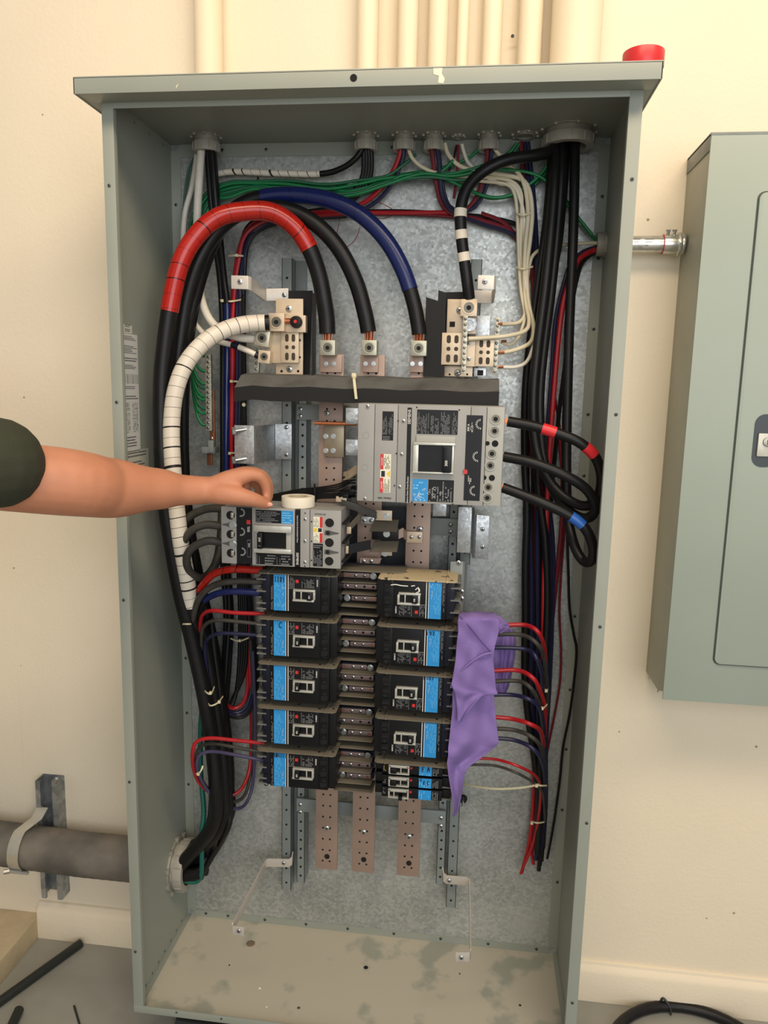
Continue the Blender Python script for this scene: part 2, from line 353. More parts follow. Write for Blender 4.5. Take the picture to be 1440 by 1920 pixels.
# printed stickers on the left side panel (x plane)
def sidesticker(c, rows, name, lab, mat=cream):
    X = -Hh+T; a, b, c2, d = [atx(q[0], q[1], X) for q in c]
    y0, y1 = (a.y+c2.y)/2, (b.y+d.y)/2; z1, z0 = (a.z+b.z)/2, (c2.z+d.z)/2
    st = obj(name, MB().box(X, X+.0006, y0, y1, z0, z1), mat, E_, label=lab)
    mb = MB(); 
    for (f0, f1, n, kind) in rows:
        for i in range(n):
            z = z1-(z1-z0)*(f0+(f1-f0)*i/n); hz = (z1-z0)*(f1-f0)/n*.45; y = y0+.003; e = y0+(y1-y0)*(random.uniform(.6, .95))
            if kind == 't':
                mb.box(X+.0006, X+.0009, y0+.003, y1-.003, z-hz*.3, z)
                for k in (0, .3, .65, 1): mb.box(X+.0006, X+.0009, y0+.003+(y1-y0-.007)*k, y0+.004+(y1-y0-.007)*k, z-hz*2.2, z)
            elif kind == 'g':
                for k in (0.05, .55): 
                    for m in range(4): 
                        w = (y1-y0)*.09; yy = y0+(y1-y0)*k+m*w; mb.box(X+.0006, X+.0009, yy, yy+w*.7, z-hz*random.uniform(.4, 1.5), z-hz*random.uniform(0, .3))
            else:
                while y < e: l = random.uniform(.002, .008); mb.box(X+.0006, X+.0009, y, min(e, y+l), z-hz, z); y += l+.0012
    obj('fine_print', mb, M('grey_ink', (96, 94, 100), .7), st)
sidesticker([(232,608),(247,610),(232,624),(247,626)], [(.0,.35,2,'l'),(.5,.9,2,'l')], 'sticker', 'small white maker sticker at the top of the cabinet side', M('sticker_grey', (205, 205, 190), .6))
sidesticker([(226,623),(258,629),(234,848),(262,845)], [(.02,.06,3,'l'),(.10,.17,5,'l'),(.2,.24,2,'l'),(.26,.3,3,'l'),(.34,.42,10,'t'),(.44,.47,2,'l'),(.52,.56,2,'l'),(.58,.84,18,'g'),(.87,.97,4,'l')], 'instruction_sticker', 'long white instruction sticker with tables on the cabinet side', M('sticker_white', (208, 210, 204), .6))
sidesticker([(233,845),(277,843),(236,905),(280,900)], [(.05,.25,2,'l'),(.35,.9,6,'l')], 'instruction_sticker', 'lower wider sticker partly behind the arm', M('sticker_grey2', (196, 198, 180), .6))
# red marker scribbles on the back panel
mk = M('red_marker', (170, 70, 66), .6)
mb = MB()
for st in ["640,400,.3145 632,440 640,462 655,460 668,446 675,425", "690,376,.3145 712,380 735,392 738,402 720,410 700,408", "700,385,.3145 702,410 690,430"]: mb.tube(spl(P(st)), .0008, 5)
obj('marker_scribble', mb, mk, E_)
exec_dust = [(686,1814,.006),(487,1853,.003),(470,1769,.012),(560,1890,.004),(862,1826,.002),(975,1885,.003),(500,1888,.002),(430,1810,.002)]
for i, (x, y, r) in enumerate(exec_dust):
    p = atz(x, y, ZB+T); d = MB().cyl(p, p+Vector((0, 0, .0015)), r, r*.6, 7)
    obj('debris', d, [dark, M('white_crumb', (235, 230, 215), .8), M('brown_patch', (120, 104, 84), .9), dull][[0,1,2,3,0,0,1,0][i]], E_)
# ============================================================ OUTSIDE THE CABINET
condm = M('painted_conduit', (236, 220, 190), .6, 0, .03, 5, .12, 150)
for lab, x, y, r, wob in [('wide cream painted conduit rising from the left end of the cabinet', -.379, .284, .0300, .0),
    ('cream painted conduit, first of the row of pipes right of the gap', -.034, .288, .0225, .0), ('cream painted conduit, second in the row of pipes above the cabinet', .050, .290, .0215, 0),
    ('cream painted conduit, third in the row of pipes above the cabinet', .113, .290, .0205, 0), ('thinnest cream painted conduit in the row above the cabinet', .164, .296, .0125, 0),
    ('cream painted conduit directly right of the thinnest one', .225, .291, .0200, 0), ('cream painted conduit left of the widest pipe', .302, .288, .0245, 0), ('widest cream painted conduit, rightmost above the cabinet', .392, .266, .0500, 0)]:
    o = obj('conduit', MB().tube(spl([Vector((x, y, 2.036)), Vector((x, y, 2.4)), Vector((x, y, 3.1))], .1), r, 28), condm, smooth=True)
    tag(o, lab, 'pipe', 'painted conduits above the cabinet'); OFF[o.name] = Vector((0, 0, 0))
# junction lumps between pipes (paint-filled clips)
for x, y, z in [(.262, .30, 2.252)]:
    screw(WALL if False else E_, at(961, 68, .300), .001 if False else .9, SCd)
# bushings hanging under the cabinet top
bushm = M('bushing_cast', (164, 160, 148), .55, .1, .1, 40); lockm = M('locknut', (160, 157, 144), .45, .3, .1, 40)
def bushing(label, x, y, r, z=ZT-T, flat=False):
    t = thing('conduit_bushing', label, 'bushing', (x, y, z), 'cast bushings under the cabinet top')
    lk = MB().ring((x, y, z), (0, 0, -1), r*1.18, r*.8, .006, 24)
    for k in range(8): a = k*math.pi/4+.2; lk.box(x+math.cos(a)*r*1.2-.003, x+math.cos(a)*r*1.2+.003, y+math.sin(a)*r*1.2-.003, y+math.sin(a)*r*1.2+.003, z-.009, z-.001)
    obj('locknut', lk, lockm, t, bev=.0008)
    obj('threaded_nipple', MB().ring((x, y, z-.004), (0, 0, -1), r*.98, r*.78, .018 if not flat else .006, 28), lockm, t, smooth=True)
    if not flat:
        b = MB().ring((x, y, z-.018), (0, 0, -1), r*1.12, r*.75, .020, 28)
        for k in range(12): a = k*math.pi/6; b.box(x+math.cos(a)*r*1.12-.0012, x+math.cos(a)*r*1.12+.0012, y+math.sin(a)*r*1.12-.0012, y+math.sin(a)*r*1.12+.0012, z-.036, z-.02)
        obj('bushing_collar', b, bushm, t, bev=.001)
    return t
for lab, x, y, r, fl_ in [('grey cast bushing at the left end of the cabinet top, white cables in it', -.379, .262, .026, 0), ('grey cast bushing holding only black cables', -.031, .268, .021, 0),
    ('grey cast bushing with a red and a white wire leaving it', .050, .273, .020, 0), ('grey cast bushing where red, blue and black wires drop down', .113, .276, .019, 0),
    ('smallest fitting of the cabinet top, without a collar', .164, .285, .010, 1), ('grey cast bushing left of the bare locknut', .228, .280, .019, 0), ('bare locknut fitting with green and red wires, no collar', .302, .285, .022, 1),
    ('largest grey cast bushing at the right end of the cabinet top', .389, .262, .047, 0)]: bushing(lab, x, y, r, flat=fl_)
# red tape roll on the hood
def taperoll(label, c, ro, ri, h, mat, core):
    t = thing('tape_roll', label, 'tape', c, None)
    c = Vector(c); obj('tape', MB().ring(c, (0, 0, 1), ro, ri+.002, h, 40), mat, t, bev=.0012)
    obj('cardboard_core', MB().ring(c+Vector((0, 0, .0004)), (0, 0, 1), ri+.002, ri, h-.0008, 40), core, t, smooth=True); return t
cardb = M('cardboard', (150, 120, 86), .8)
p = at(1206, 112, -.015); taperoll('roll of red electrical tape on the right end of the cabinet hood', (p.x, -.015, 2.0345), .0335, .018, .025, M('red_tape_roll', (206, 44, 46), .35), cardb)
# conduit nipple between the two cabinets
emt = galv('emt_steel', (150, 150, 146), (214, 214, 206), .85, .25, 60)
t = thing('steel_conduit', 'short shiny steel conduit joining the open cabinet to the closed panel', 'pipe', (.56, .286, 1.812))
z0 = 1.812; y0 = .286
obj('pipe', MB().cyl((Hh, y0, z0), (.605, y0, z0), .0165, seg=24), emt, t, smooth=True)
obj('connector', MB().cyl((.596, y0, z0), (.626, y0, z0), .0195, seg=24).ring((.624, y0, z0), (1, 0, 0), .024, .016, .007, 8).ring((.632, y0, z0), (1, 0, 0), .021, .016, .006, 24), M('connector_metal', (205, 205, 196), .25, .85), t, bev=.001)
obj('red_ring', MB().ring((.5955, y0, z0), (1, 0, 0), .0198, .016, .0012, 24), redb, t)
for x in (.604, .617): obj('set_screw', MB().cyl((x, y0-.004, z0+.017), (x, y0-.006, z0+.026), .0036, seg=8).cyl((x, y0-.006, z0+.025), (x, y0-.0065, z0+.028), .005, seg=10), steel, t)
t = thing('conduit_bushing', 'small grey bushing on the right inner wall where wires enter from the side', 'bushing', (Hh, y0, z0))
obj('locknut', MB().ring((Hh-T, y0, z0), (-1, 0, 0), .027, .014, .005, 10), lockm, t, bev=.001)
obj('bushing_collar', MB().ring((Hh-T-.004, y0, z0), (-1, 0, 0), .024, .014, .016, 24), bushm, t, bev=.001)
# closed panelboard on the right
pl = thing('closed_panelboard', 'closed grey panelboard with a locked door, right of the open cabinet', 'cabinet', (.9, Dp, .87))
x0, x1, yf, zb, zt = .641, 1.20, .160, .866, 1.988
pm = M('panel_side', (166, 166, 154), .5, .2, .10, 5, 0); pf = M('panel_front', (150, 161, 149), .42, 0, .03, 5, .05, 500)
obj('body_box', MB().prism([(zb+.03, yf+.004), (zb, yf+.04), (zb, Dp+.004), (zt, Dp+.004), (zt, yf+.004)], x0+.002, x1, 'x') if False else MB().prism([(Dp+.004, zb), (yf+.045, zb), (yf+.004, zb+.03), (yf+.004, zt), (Dp+.004, zt)], x0+.001, x1, 'x'), pm, pl, bev=.001)
obj('top_flange', MB().box(x0-.001, x1+.002, yf-.002, Dp+.002, zt-.004, zt+.0015).box(x0-.001, x0+.0015, yf+.002, Dp, zt-.03, zt), M('panel_flange', (112, 118, 112), .4, .3, .1, 20), pl, bev=.0006)
obj('cover', MB().box(x0, x1, yf-.0015, yf+.003, zb, zt-.002), pf, pl, bev=.0006)
dx0 = at(1410, 500, yf).x; dzt = at(1425, 362, yf).z; dzb = at(1390, 1246, yf).z
def rrect(xa, xb, za, zb_, r, n=5):
    o = []
    for cx, cz, a0 in ((xb-r, zb_-r, 0), (xa+r, zb_-r, 90), (xa+r, za+r, 180), (xb-r, za+r, 270)):
        for k in range(n+1): a = math.radians(a0+90*k/n); o.append((cx+r*math.cos(a), cz+r*math.sin(a)))
    return o
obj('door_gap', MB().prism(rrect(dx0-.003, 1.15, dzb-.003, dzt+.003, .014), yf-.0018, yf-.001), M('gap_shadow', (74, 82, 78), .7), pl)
dr = obj('door', MB().prism(rrect(dx0, 1.15, dzb, dzt, .012), yf-.007, yf-.001), pf, pl, bev=.0015)
a = at(1412, 826, yf-.007); lx = a.x
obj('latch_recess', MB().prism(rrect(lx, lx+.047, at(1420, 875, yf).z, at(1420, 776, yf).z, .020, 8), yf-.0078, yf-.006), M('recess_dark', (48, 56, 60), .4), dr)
lk = obj('lock_plate', MB().prism(rrect(lx+.008, lx+.042, at(1425, 855, yf).z, at(1425, 812, yf).z, .002), yf-.012, yf-.007), M('lock_silver', (184, 180, 166), .4, .5, .1, 60), dr, bev=.0006)
c = Vector((lx+.026, yf-.012, at(1430, 828, yf).z))
obj('key_cylinder', MB().cyl(c, c-Vector((0, .003, 0)), .0095, .009, 20).box(c.x-.0012, c.x+.0012, c.y-.0036, c.y-.003, c.z-.005, c.z+.005), M('lock_core', (150, 146, 132), .35, .8), dr, bev=.0004)
obj('keyhole', MB().box(c.x-.0012, c.x+.0012, c.y-.0042, c.y-.003, c.z-.004, c.z+.004).cyl(c+Vector((0, -.003, .002)), c+Vector((0, -.0042, .002)), .0022, seg=8), dark, dr)
for q in [(1217, 1272), (1233, 1296)]: p = atx(*q, x0); screw(pl, p+Vector((0.001, 0, 0)), .7, SC, rot=(0, 0, -math.pi/2))
# big flexible conduit on the left, its strap and strut channel
YC, ZC = .245, at(150, 1601, .245).z
flexm = M('dusty_black_conduit', (84, 81, 75), .75, 0, col2=(132, 124, 112), vs=9, thr=(.42, .80), bump=.4, bs=60)
pts = [Vector((-Hh-.002-i*.012, YC, ZC+ (.0 if i < 20 else (i-20)*.0004))) for i in range(110)]
t = thing('large_conduit', 'thick dusty black conduit entering the cabinet low on its left side', 'pipe', (-1.0, YC, ZC))
obj('pipe', MB().tube(pts, [.0535+(.0003 if i % 2 else -.0003) for i in range(110)], 36), flexm, t, smooth=True)
obj('coupling', MB().ring((-Hh, YC, ZC), (-1, 0, 0), .066, .050, .014, 30).cyl((-Hh-.004, YC-.062, ZC-.03), (-Hh-.014, YC-.066, ZC-.03), .005, seg=8), lockm, t, bev=.001)
strutm = galv('strut_galv', (116, 122, 126), (178, 180, 178), .6, .4, 70)
xs0, xs1 = at(74, 1560, .29).x, at(113, 1560, .29).x; zs0, zs1 = at(95, 1682, .29).z, at(95, 1464, .29).z
t = thing('strut_channel', 'grey steel strut channel fixed upright to the wall behind the black conduit', 'channel', ((xs0+xs1)/2, Dp, zs0))
obj('channel', MB().prism([(xs0, .283), (xs0, Dp+.004), (xs1, Dp+.004), (xs1, .283), (xs1-.013, .283), (xs1-.013, .290), (xs1-.011, .290), (xs1-.011, .2855), (xs1-.0025, .2855), (xs1-.0025, Dp+.0015), (xs0+.0025, Dp+.0015), (xs0+.0025, .2855), (xs0+.011, .2855), (xs0+.011, .290), (xs0+.013, .290), (xs0+.013, .283)], zs0, zs1, 'z'), strutm, t)
screw(t, Vector(((xs0+xs1)/2+.006, Dp+.0015, zs1-.015)), 1.4, BO)
xs = at(34, 1600, .19).x
t = thing('conduit_strap', 'silver pipe strap clamping the black conduit to the strut', 'strap', (xs, YC, ZC+.07))
st = []
for k in range(41):
    a = math.radians(-100+ 260*k/40+50-0); st.append(Vector((xs-.015+.03*math.sin(k/40*3.14)*0, YC+math.cos(a)*-.0560 if False else YC-.0580*math.sin(math.radians(20+k*6.2)), ZC+.007+.0580*math.cos(math.radians(20+k*6.2)))))
st = [Vector((xs+.012, .286, ZC+.094)), Vector((xs+.008, .262, ZC+.076))]+st
obj('strap_band', MB().strip(st, .030, .003, (1, 0, .0)), M('strap_zinc', (196, 192, 178), .35, .6, .08, 30), t, bev=.0008)
p = Vector((xs-.028, YC-.052, ZC-.03)); obj('strap_bolt', MB().cyl(p, p+Vector((-.012, -.006, 0)), .006, seg=6).cyl(p, p+Vector((.05, .0, 0)), .0045, seg=8), steel, t)
# large bushing inside, left wall
t = thing('large_bushing', 'large grey bushing low on the left inner wall, black cables leaving through it', 'bushing', (-Hh, YC, ZC))
X = -Hh+T; lk = MB().ring((X, YC, ZC), (1, 0, 0), .066, .048, .006, 30)
for k in range(10): a = k*math.pi/5+.3; yy = YC+math.cos(a)*.066; zz = ZC+math.sin(a)*.066; lk.box(X, X+.009, yy-.006, yy+.006, zz-.006, zz+.006)
obj('locknut', lk, lockm, t, bev=.001)
b = MB().ring((X+.006, YC, ZC), (1, 0, 0), .057, .048, .012, 32).ring((X+.014, YC, ZC), (1, 0, 0), .062, .047, .022, 32)
for k in range(14): a = k*math.pi/7; yy = YC+math.cos(a)*.062; zz = ZC+math.sin(a)*.062; b.box(X+.016, X+.034, yy-.0015, yy+.0015, zz-.0015, zz+.0015)
obj('bushing_collar', b, bushm, t, bev=.001)
# scraps on the floor
scr = M('black_scrap', (36, 40, 38), .45)
def scrap(label, a, b_, r, cat='cable scrap', name='cable_scrap', sag=None):
    pa, pb = atz(*a, r), atz(*b_, r); pa.y = min(pa.y, Dp-.03)
    pts = spl([pa, (pa+pb)/2+(sag or Vector((0, 0, 0))), pb], .02); o = obj(name, MB().tube(pts, r, 14), scr, smooth=True); tag(o, label, cat); return o
scrap('long straight offcut of black cable jacket lying toward the wall on the grey floor', (158, 1759), (-10, 1885), .0115)
scrap('short thick black offcut cut by the bottom left picture edge', (36, 1893), (12, 1945), .011)
scrap('thin black wire offcut on the floor left of the cabinet', (139, 1886), (152, 1930), .0025)
scrap('black cable end on the floor under the front edge of the cabinet', (332, 1914), (560, 1950), .012)
cc = Vector((.785, .098, .014)); pts = [cc+Vector((math.cos(a)*.205, math.sin(a)*.205, 0)) for a in [2*math.pi*i/48 for i in range(49)]]
o = obj('cable_coil', MB().tube(pts, .0125, 12), blk, smooth=True); tag(o, 'loop of thick black cable on the floor under the closed panelboard', 'cable'); OFF[o.name] = Vector((0,0,0))
q = at(1245, 1882, .300); obj('cable_tie', MB().tube(spl([Vector((q.x-.012, .303, .004)), Vector((q.x-.006, .300, .032)), Vector((q.x, .297, .034)), Vector((q.x+.012, .290, .02)), Vector((q.x+.014, .286, .004))], .004), .0028, 6), scr, o)
# ============================================================ RAILS, BUS BARS, CROSS BARS
def rail_thing(label, cx, z0, z1, w, Y, holes, flange=0, dz=.025):
    t = thing('support_rail', label, 'rail', (cx, Y, z0), 'grey mounting rails behind the breakers')
    mb = MB().box(cx-w/2, cx+w/2, Y, Y+.002, z0, z1).box(cx-w/2, cx-w/2+.002, Y, Dp-.003, z0, z1).box(cx+w/2-.002, cx+w/2, Y, Dp-.003, z0, z1)
    if flange: mb.box(cx+w/2, cx+w/2+flange, Dp-.006, Dp-.003, z0, z1)
    obj('channel', mb, rail, t, bev=.0005)
    z = z0+.02
    while z < z1-.01: hole(t, (cx, Y-.0002, z), holes); z += dz
    return t
def zz(px, py, Y): return at(px, py, Y).z
xL = at(537, 1570, .28).x; xR = at(849, 1600, .28).x
rail_thing('left outer grey rail, from behind the left neutral plate down past the lower bracket', xL, zz(537, 1668, .28), zz(537, 484, .28), .024, .28, .85, .026, .040)
rail_thing('right outer grey rail, down to the right lower bracket', xR, zz(847, 1702, .28), zz(860, 486, .28), .024, .28, .85, .0, .040)
xi = at(564, 1570, .27).x; rail_thing('left inner perforated grey rail beside the left bus bar', xi, zz(562, 1655, .27), zz(564, 750, .27), .020, .27, .9, 0, .0245)
xj = at(828, 1570, .27).x; rail_thing('right inner perforated grey rail beside the right bus bar', xj, zz(826, 1658, .27), zz(840, 940, .27), .020, .27, .9, 0, .0245)
o = thing('cross_bar', 'grey cross bar behind the lower ends of the copper bus bars', 'bar', (0, .255, zz(690, 1522, .255)))
zc = zz(690, 1521, .255); obj('bar', MB().box(at(556, 1520, .255).x, at(836, 1520, .255).x, .255, .262, zc-.017, zc+.017), rail, o, bev=.001)
for q in [(563, 1512), (563, 1526), (827, 1537), (827, 1552)]: screw(o, at(q[0], q[1]-3, .255), 1.3)
o = thing('cross_bar', 'grey cross bar stub beside the upper left bus bar, two screws', 'bar', (-.1, .255, zz(600, 772, .255)))
obj('bar', MB().pbox(556, 759, 650, 788, .255, .262), rail, o, bev=.001)
for q in [(563, 767), (563, 780)]: screw(o, at(*q, .255), 1.3)
o = thing('cross_bar', 'dark cross plate right of the bus bars below the large breaker, two screws', 'bar', (.15, .255, zz(820, 985, .255)))
obj('bar', MB().pbox(806, 972, 858, 1004, .255, .262), rail, o, bev=.001)
for q in [(845, 984), (845, 997)]: screw(o, at(*q, .255), 1.3)
for i, (cx, lo, lab) in enumerate([(-.087, 1630, 'left copper bus bar'), (.0015, 1636, 'middle copper bus bar'), (.109, 1643, 'right copper bus bar')]):
    z1 = 1.572; z0 = zz([612, 681, 766][i], lo, .2)
    t = thing('bus_bar', lab+', its drilled lower end hanging below the breakers', 'bus bar', (cx, .2, z0), 'tall copper bus bars')
    obj('bar', MB().box(cx-.0265, cx+.0265, .2, .2063, z0, z1), bus, t, bev=.0012)
    z = z0+.022
    while z < z1-.02:
        if z < .60 or 1.05 < z: 
            for s in (-1, 1): hole(t, (cx+s*.0085, .2, z), .75)
        z += .0255 if z > .6 else .0285
    hole(t, (cx+.002, .2, z0+.034), 2.0)
    screw(t, Vector((cx+.001, .2, z0+.108-i*.003)), 1.5)
    if i == 1: hole(t, (cx+.001, .2, zz(690, 1471, .2)), 1.9)
    if i == 0: screw(t, at(613, 775, .2), 1.5)
    if i == 2: screw(t, at(787, 992, .2), 1.6)
# ============================================================ INSULATION, NEUTRALS, LUGS
def lug(parent, px, py, Y, w, h, mat=lugm, d=.03, name='lug', ringr=None, rot=0):
    c = at(px, py, Y); mb = MB(); mb.m = Matrix.Translation(c) @ Matrix.Rotation(rot, 4, 'Y'); mb.box(-w/2, w/2, 0, d, -h/2, h/2)
    l = obj(name, mb, mat, parent, bev=.0015); r = ringr or min(w, h)*.38
    obj('set_screw', MB().ring(c+Vector((0, .0005, 0)), (0, -1, 0), r*.78, r*.42, .0012, 20), steel, l, smooth=True)
    obj('set_screw_rim', MB().ring(c+Vector((0, .0005, 0)), (0, -1, 0), r, r*.86, .002, 20), mat, l, smooth=True)
    obj('hex_socket', MB().cyl(c+Vector((0, .0005, 0)), c+Vector((0, -.0009, 0)), r*.8, seg=16), M('socket', (112, 108, 96), .4, .7), l)
    obj('hex_hole', MB().cyl(c+Vector((0, .0005, 0)), c+Vector((0, -.0014, 0)), r*.40, seg=6), dark, l)
    return l
def perf(parent, x0, y0, x1, y1, Y, mat, name='perforated_plate', th=.003):       # plate with 2 x (slot, round, slot)
    a = at(x0, (y0+y1)/2, Y); b = at(x1, (y0+y1)/2, Y); z1 = zz((x0+x1)/2, y0, Y); z0 = zz((x0+x1)/2, y1, Y); W = b.x-a.x; H = z1-z0
    pl_ = obj(name, MB().box(a.x, b.x, Y, Y+th, z0, z1), mat, parent, bev=.0008)
    for fx in (.33, .70):
        for fz, hh in ((.8, .10), (.5, .04), (.2, .10)):
            cx, cz, r = a.x+W*fx, z0+H*fz, W*.10
            k = H*hh; obj('slot_hole', MB().prism(rrect(cx-r, cx+r, cz-k-r*.4, cz+k+r*.4, r*.95, 4), Y-.0003, Y+.0005), M('hole_brown', (60, 48, 36), .7), pl_)
    return pl_
NL = thing('neutral_assembly', 'left neutral block of copper plates with three lugs and a black knob', 'terminal block', at(542, 700, .22), 'neutral blocks')
obj('copper_plate', MB().pbox(517, 560, 568, 702, .205, .212), busb, NL, bev=.001)
obj('copper_plate', MB().pbox(500, 623, 560, 681, .196, .203), busb, NL, bev=.001)
perf(NL, 527, 622, 560, 680, .190, busb)
obj('copper_plate', MB().pbox(536, 591, 573, 623, .185, .203), busb, NL, bev=.001)
for q in [(542, 579), (543, 692)]: screw(NL, at(*q, .205), 1.6)
for q in [(528, 696), (559, 696)]: hole(NL, at(*q, .205), .9)
for q in [(562, 638), (562, 670)]: hole(NL, at(*q, .205), .8)
lug(NL, 518, 604, .170, .034, .037, busb); l2 = lug(NL, 491, 634, .172, .032, .034, lugm, rot=.15); lug(NL, 495, 669, .174, .026, .027, busb, rot=.1)
c = at(556, 604, .185); kn = obj('knob', MB().cyl(c, c-Vector((0, .012, 0)), .0135, .0115, 24), bblk, NL, bev=.001)
obj('knob_centre', MB().cyl(c-Vector((0, .0118, 0)), c-Vector((0, .0135, 0)), .0042, .003, 12), redp, kn)
obj('copper_strands', MB().cyl(at(532, 602, .182), at(545, 602, .182), .006, seg=10), copper, NL)
NR = thing('neutral_assembly', 'right neutral block of copper plates with screw terminal strips', 'terminal block', at(860, 706, .22), 'neutral blocks')
obj('copper_plate', MB().pbox(838, 561, 893, 626, .205, .211), busb, NR, bev=.001)
obj('copper_plate', MB().pbox(833, 686, 886, 706, .205, .211), busb, NR, bev=.001)
obj('zinc_plate', MB().pbox(892, 592, 918, 640, .206, .209), zinc, NR, bev=.0008)
perf(NR, 828, 624, 867, 684, .188, busb); perf(NR, 890, 634, 926, 687, .192, busb)
obj('copper_plate', MB().pbox(866, 632, 892, 687, .192, .195), busb, NR, bev=.0006)
obj('square_hole', MB().pbox(843, 603, 853, 613, .2046, .206), dark, NR)
obj('zinc_clip', MB().pbox(889, 690, 911, 706, .203, .206), zinc, NR, bev=.0006); obj('clip_hole', MB().pbox(895, 694, 906, 704, .2025, .204), dark, NR)
for q in [(858, 699), (862, 582)]: screw(NR, at(*q, .205), 1.7)
for q in [(879, 643), (879, 673)]: screw(NR, at(*q, .192), 1.0)
for q in [(843, 702), (876, 702)]: hole(NR, at(*q, .205), .7)
lug(NR, 879, 577, .176, .034, .034, busb); 
c = at(881, 609, .200); obj('round_boss', MB().ring(c, (0, -1, 0), .014, .009, .010, 24).cyl(c, c-Vector((0, .006, 0)), .009, seg=16), zinc, NR, smooth=True)
termm = galv('terminal_strip_zinc', (140, 140, 126), (210, 208, 190), .6, .4, 250)
def termstrip(parent, x0, y0, x1, y1, Y, n, w=.0095):
    a, b = at(x0, y0, Y), at(x1, y1, Y); m = (a+b)/2; d = (a-b); L = d.length; t = math.atan2(d.x, d.z)
    mb = MB(); mb.m = Matrix.Translation(m) @ Matrix.Rotation(t, 4, 'Y'); mb.box(-w/2, w/2, 0, .010, -L/2, L/2)
    s = obj('terminal_strip', mb, termm, parent, bev=.0008)
    for i in range(n): inst('screw', SCs, s, a+(b-a)*((i+.5)/n)+Vector((0, 0, 0)), (0, i*1.3, 0))
    return s
SCs = screw_mesh('screw', .0032, mat=M('screw_dull2', (132, 130, 120), .35, .8))
termstrip(NR, 873, 592, 869, 700, .176, 10); termstrip(NR, 934, 595, 927, 702, .200, 10); termstrip(NL, 483, 652, 480, 698, .206, 4, .011)
# black insulation sheets
o = thing('insulation_sheet', 'black insulation sheet standing behind the left neutral block', 'sheet', at(575, 700, .25))
a = [at(540, 545, .236), at(588, 549, .236)]
obj('sheet', MB().prism([(at(*q, .236).x, at(*q, .236).z) for q in [(541, 545), (586, 545), (586, 558), (580, 704), (541, 704)]], .236, .238).prism([(at(*q, .2).x, .236) for q in [(583, 600)]]+[(at(590, 600, .2).x, .175), (at(593, 600, .2).x, .175), (at(586, 600, .2).x, .236)], zz(590, 704, .2), zz(590, 552, .2), 'z'), insul, o)
o = thing('insulation_sheet', 'black folded insulation sheet with a notched top left of the right neutral block', 'sheet', at(818, 705, .25))
obj('sheet', MB().prism([(at(*q, .19).x, at(*q, .19).z) for q in [(799, 557), (821, 564), (822, 545), (828, 546), (836, 550), (833, 706), (793, 706)]], .190, .192), insul, o, label='front fold')
obj('back_fold', MB().prism([(at(*q, .22).x, at(*q, .22).z) for q in [(822, 544), (834, 548), (870, 547), (870, 568), (833, 706), (822, 706)]], .220, .222), insul, o)
# lug pads at the tops of the bus bars
for i, (lx_, ly_, bx0, bx1) in enumerate([(614, 652, 600, 641), (692, 652, 680, 709), (785, 653, 768, 797)]):
    nm = ['left', 'middle', 'right'][i]
    t = thing('cable_lug', f'square metal lug on top of the {nm} bus bar with bare strands in it', 'lug', at(lx_, 700, .20), 'bus bar lugs')
    obj('lug_pad', MB().pbox(bx0, 666, bx1, 698, .192, .1995), bus, t, bev=.001)
    lug(t, lx_, ly_, .165, .032, .031, M('lug_tin', (176, 174, 156), .4, .7, .1, 60), d=.034)
    for s in (-8, 7): screw(t, at((bx0+bx1)/2+s-1, 682, .192), .62, BO)
    p = at(lx_, 632, .18)
    for k in range(14):
        a = k*2.4; r = .0085*math.sqrt((k+.5)/14); q = p+Vector((r*math.cos(a), r*math.sin(a), 0)); 
        obj('copper_strand', MB().cyl(q+Vector((0, 0, -.012)), q+Vector((r*math.cos(a)*.2, 0, .012)), .0013, seg=5), copper, t)
# long black channel with its tie
t = thing('insulating_channel', 'long dusty black rubber channel lying across the bus bars', 'channel', at(690, 745, .12))
a, b = at(451, 700, .16), at(936, 712, .16); zr = (at(451, 699, .16).z, at(936, 710, .16).z)
mb = MB(); prof = [(.20, .024), (.165, .020), (.118, -.003), (.116, -.032), (.119, -.032), (.121, -.005), (.166, .017), (.20, .021)]
n = 14; vs = []
for k in range(n+1):
    x = a.x+(b.x-a.x)*k/n; zc0 = zr[0]+(zr[1]-zr[0])*k/n-.024+.0015*math.sin(k*1.9)
    vs += [(x, y, zc0+z+(-.004 if k == 0 and y < .13 else 0)) for y, z in prof]
m_ = 8
def sub_(idx, nm, mat):
    k = len(idx); v2 = [vs[i*m_+j] for i in range(n+1) for j in idx]; q = MB().add(v2, [(i*k+j, i*k+(j+1) % k, (i+1)*k+(j+1) % k, (i+1)*k+j) for i in range(n) for j in range(k)]+[tuple(range(k)), tuple(range(n*k+k-1, n*k-1, -1))]); obj(nm, q, mat, t)
sub_([0, 1, 2, 5, 6, 7], 'dusty_top', rubber); sub_([2, 3, 4, 5], 'front_lip', insul)
def tie_path(label, path, w=.0035, group='nylon cable ties', head=None, mat=ties, parent=None):
    pts = spl(P(path), .006); o = obj('cable_tie', MB().strip(pts, w, .0014, (0, 0, 1) if abs((pts[-1]-pts[0]).x) > abs((pts[-1]-pts[0]).z) else (1, 0, 0)), mat, parent)
    if not parent: tag(o, label, 'cable tie', group); OFF[o.name] = Vector((0, 0, 0))
    if head:
        h = at(*head); obj('tie_head', MB().box(h.x-w*.85, h.x+w*.85, h.y-.003, h.y+.003, h.z-w*.85, h.z+w*.85), mat, o, bev=.0006)
    return o
tie_path('cream nylon tie bent round the long black channel', '663,700,.150 664,712,.115 666,730,.108 668,748,.108', .0055, None, head=(664, 704, .135))
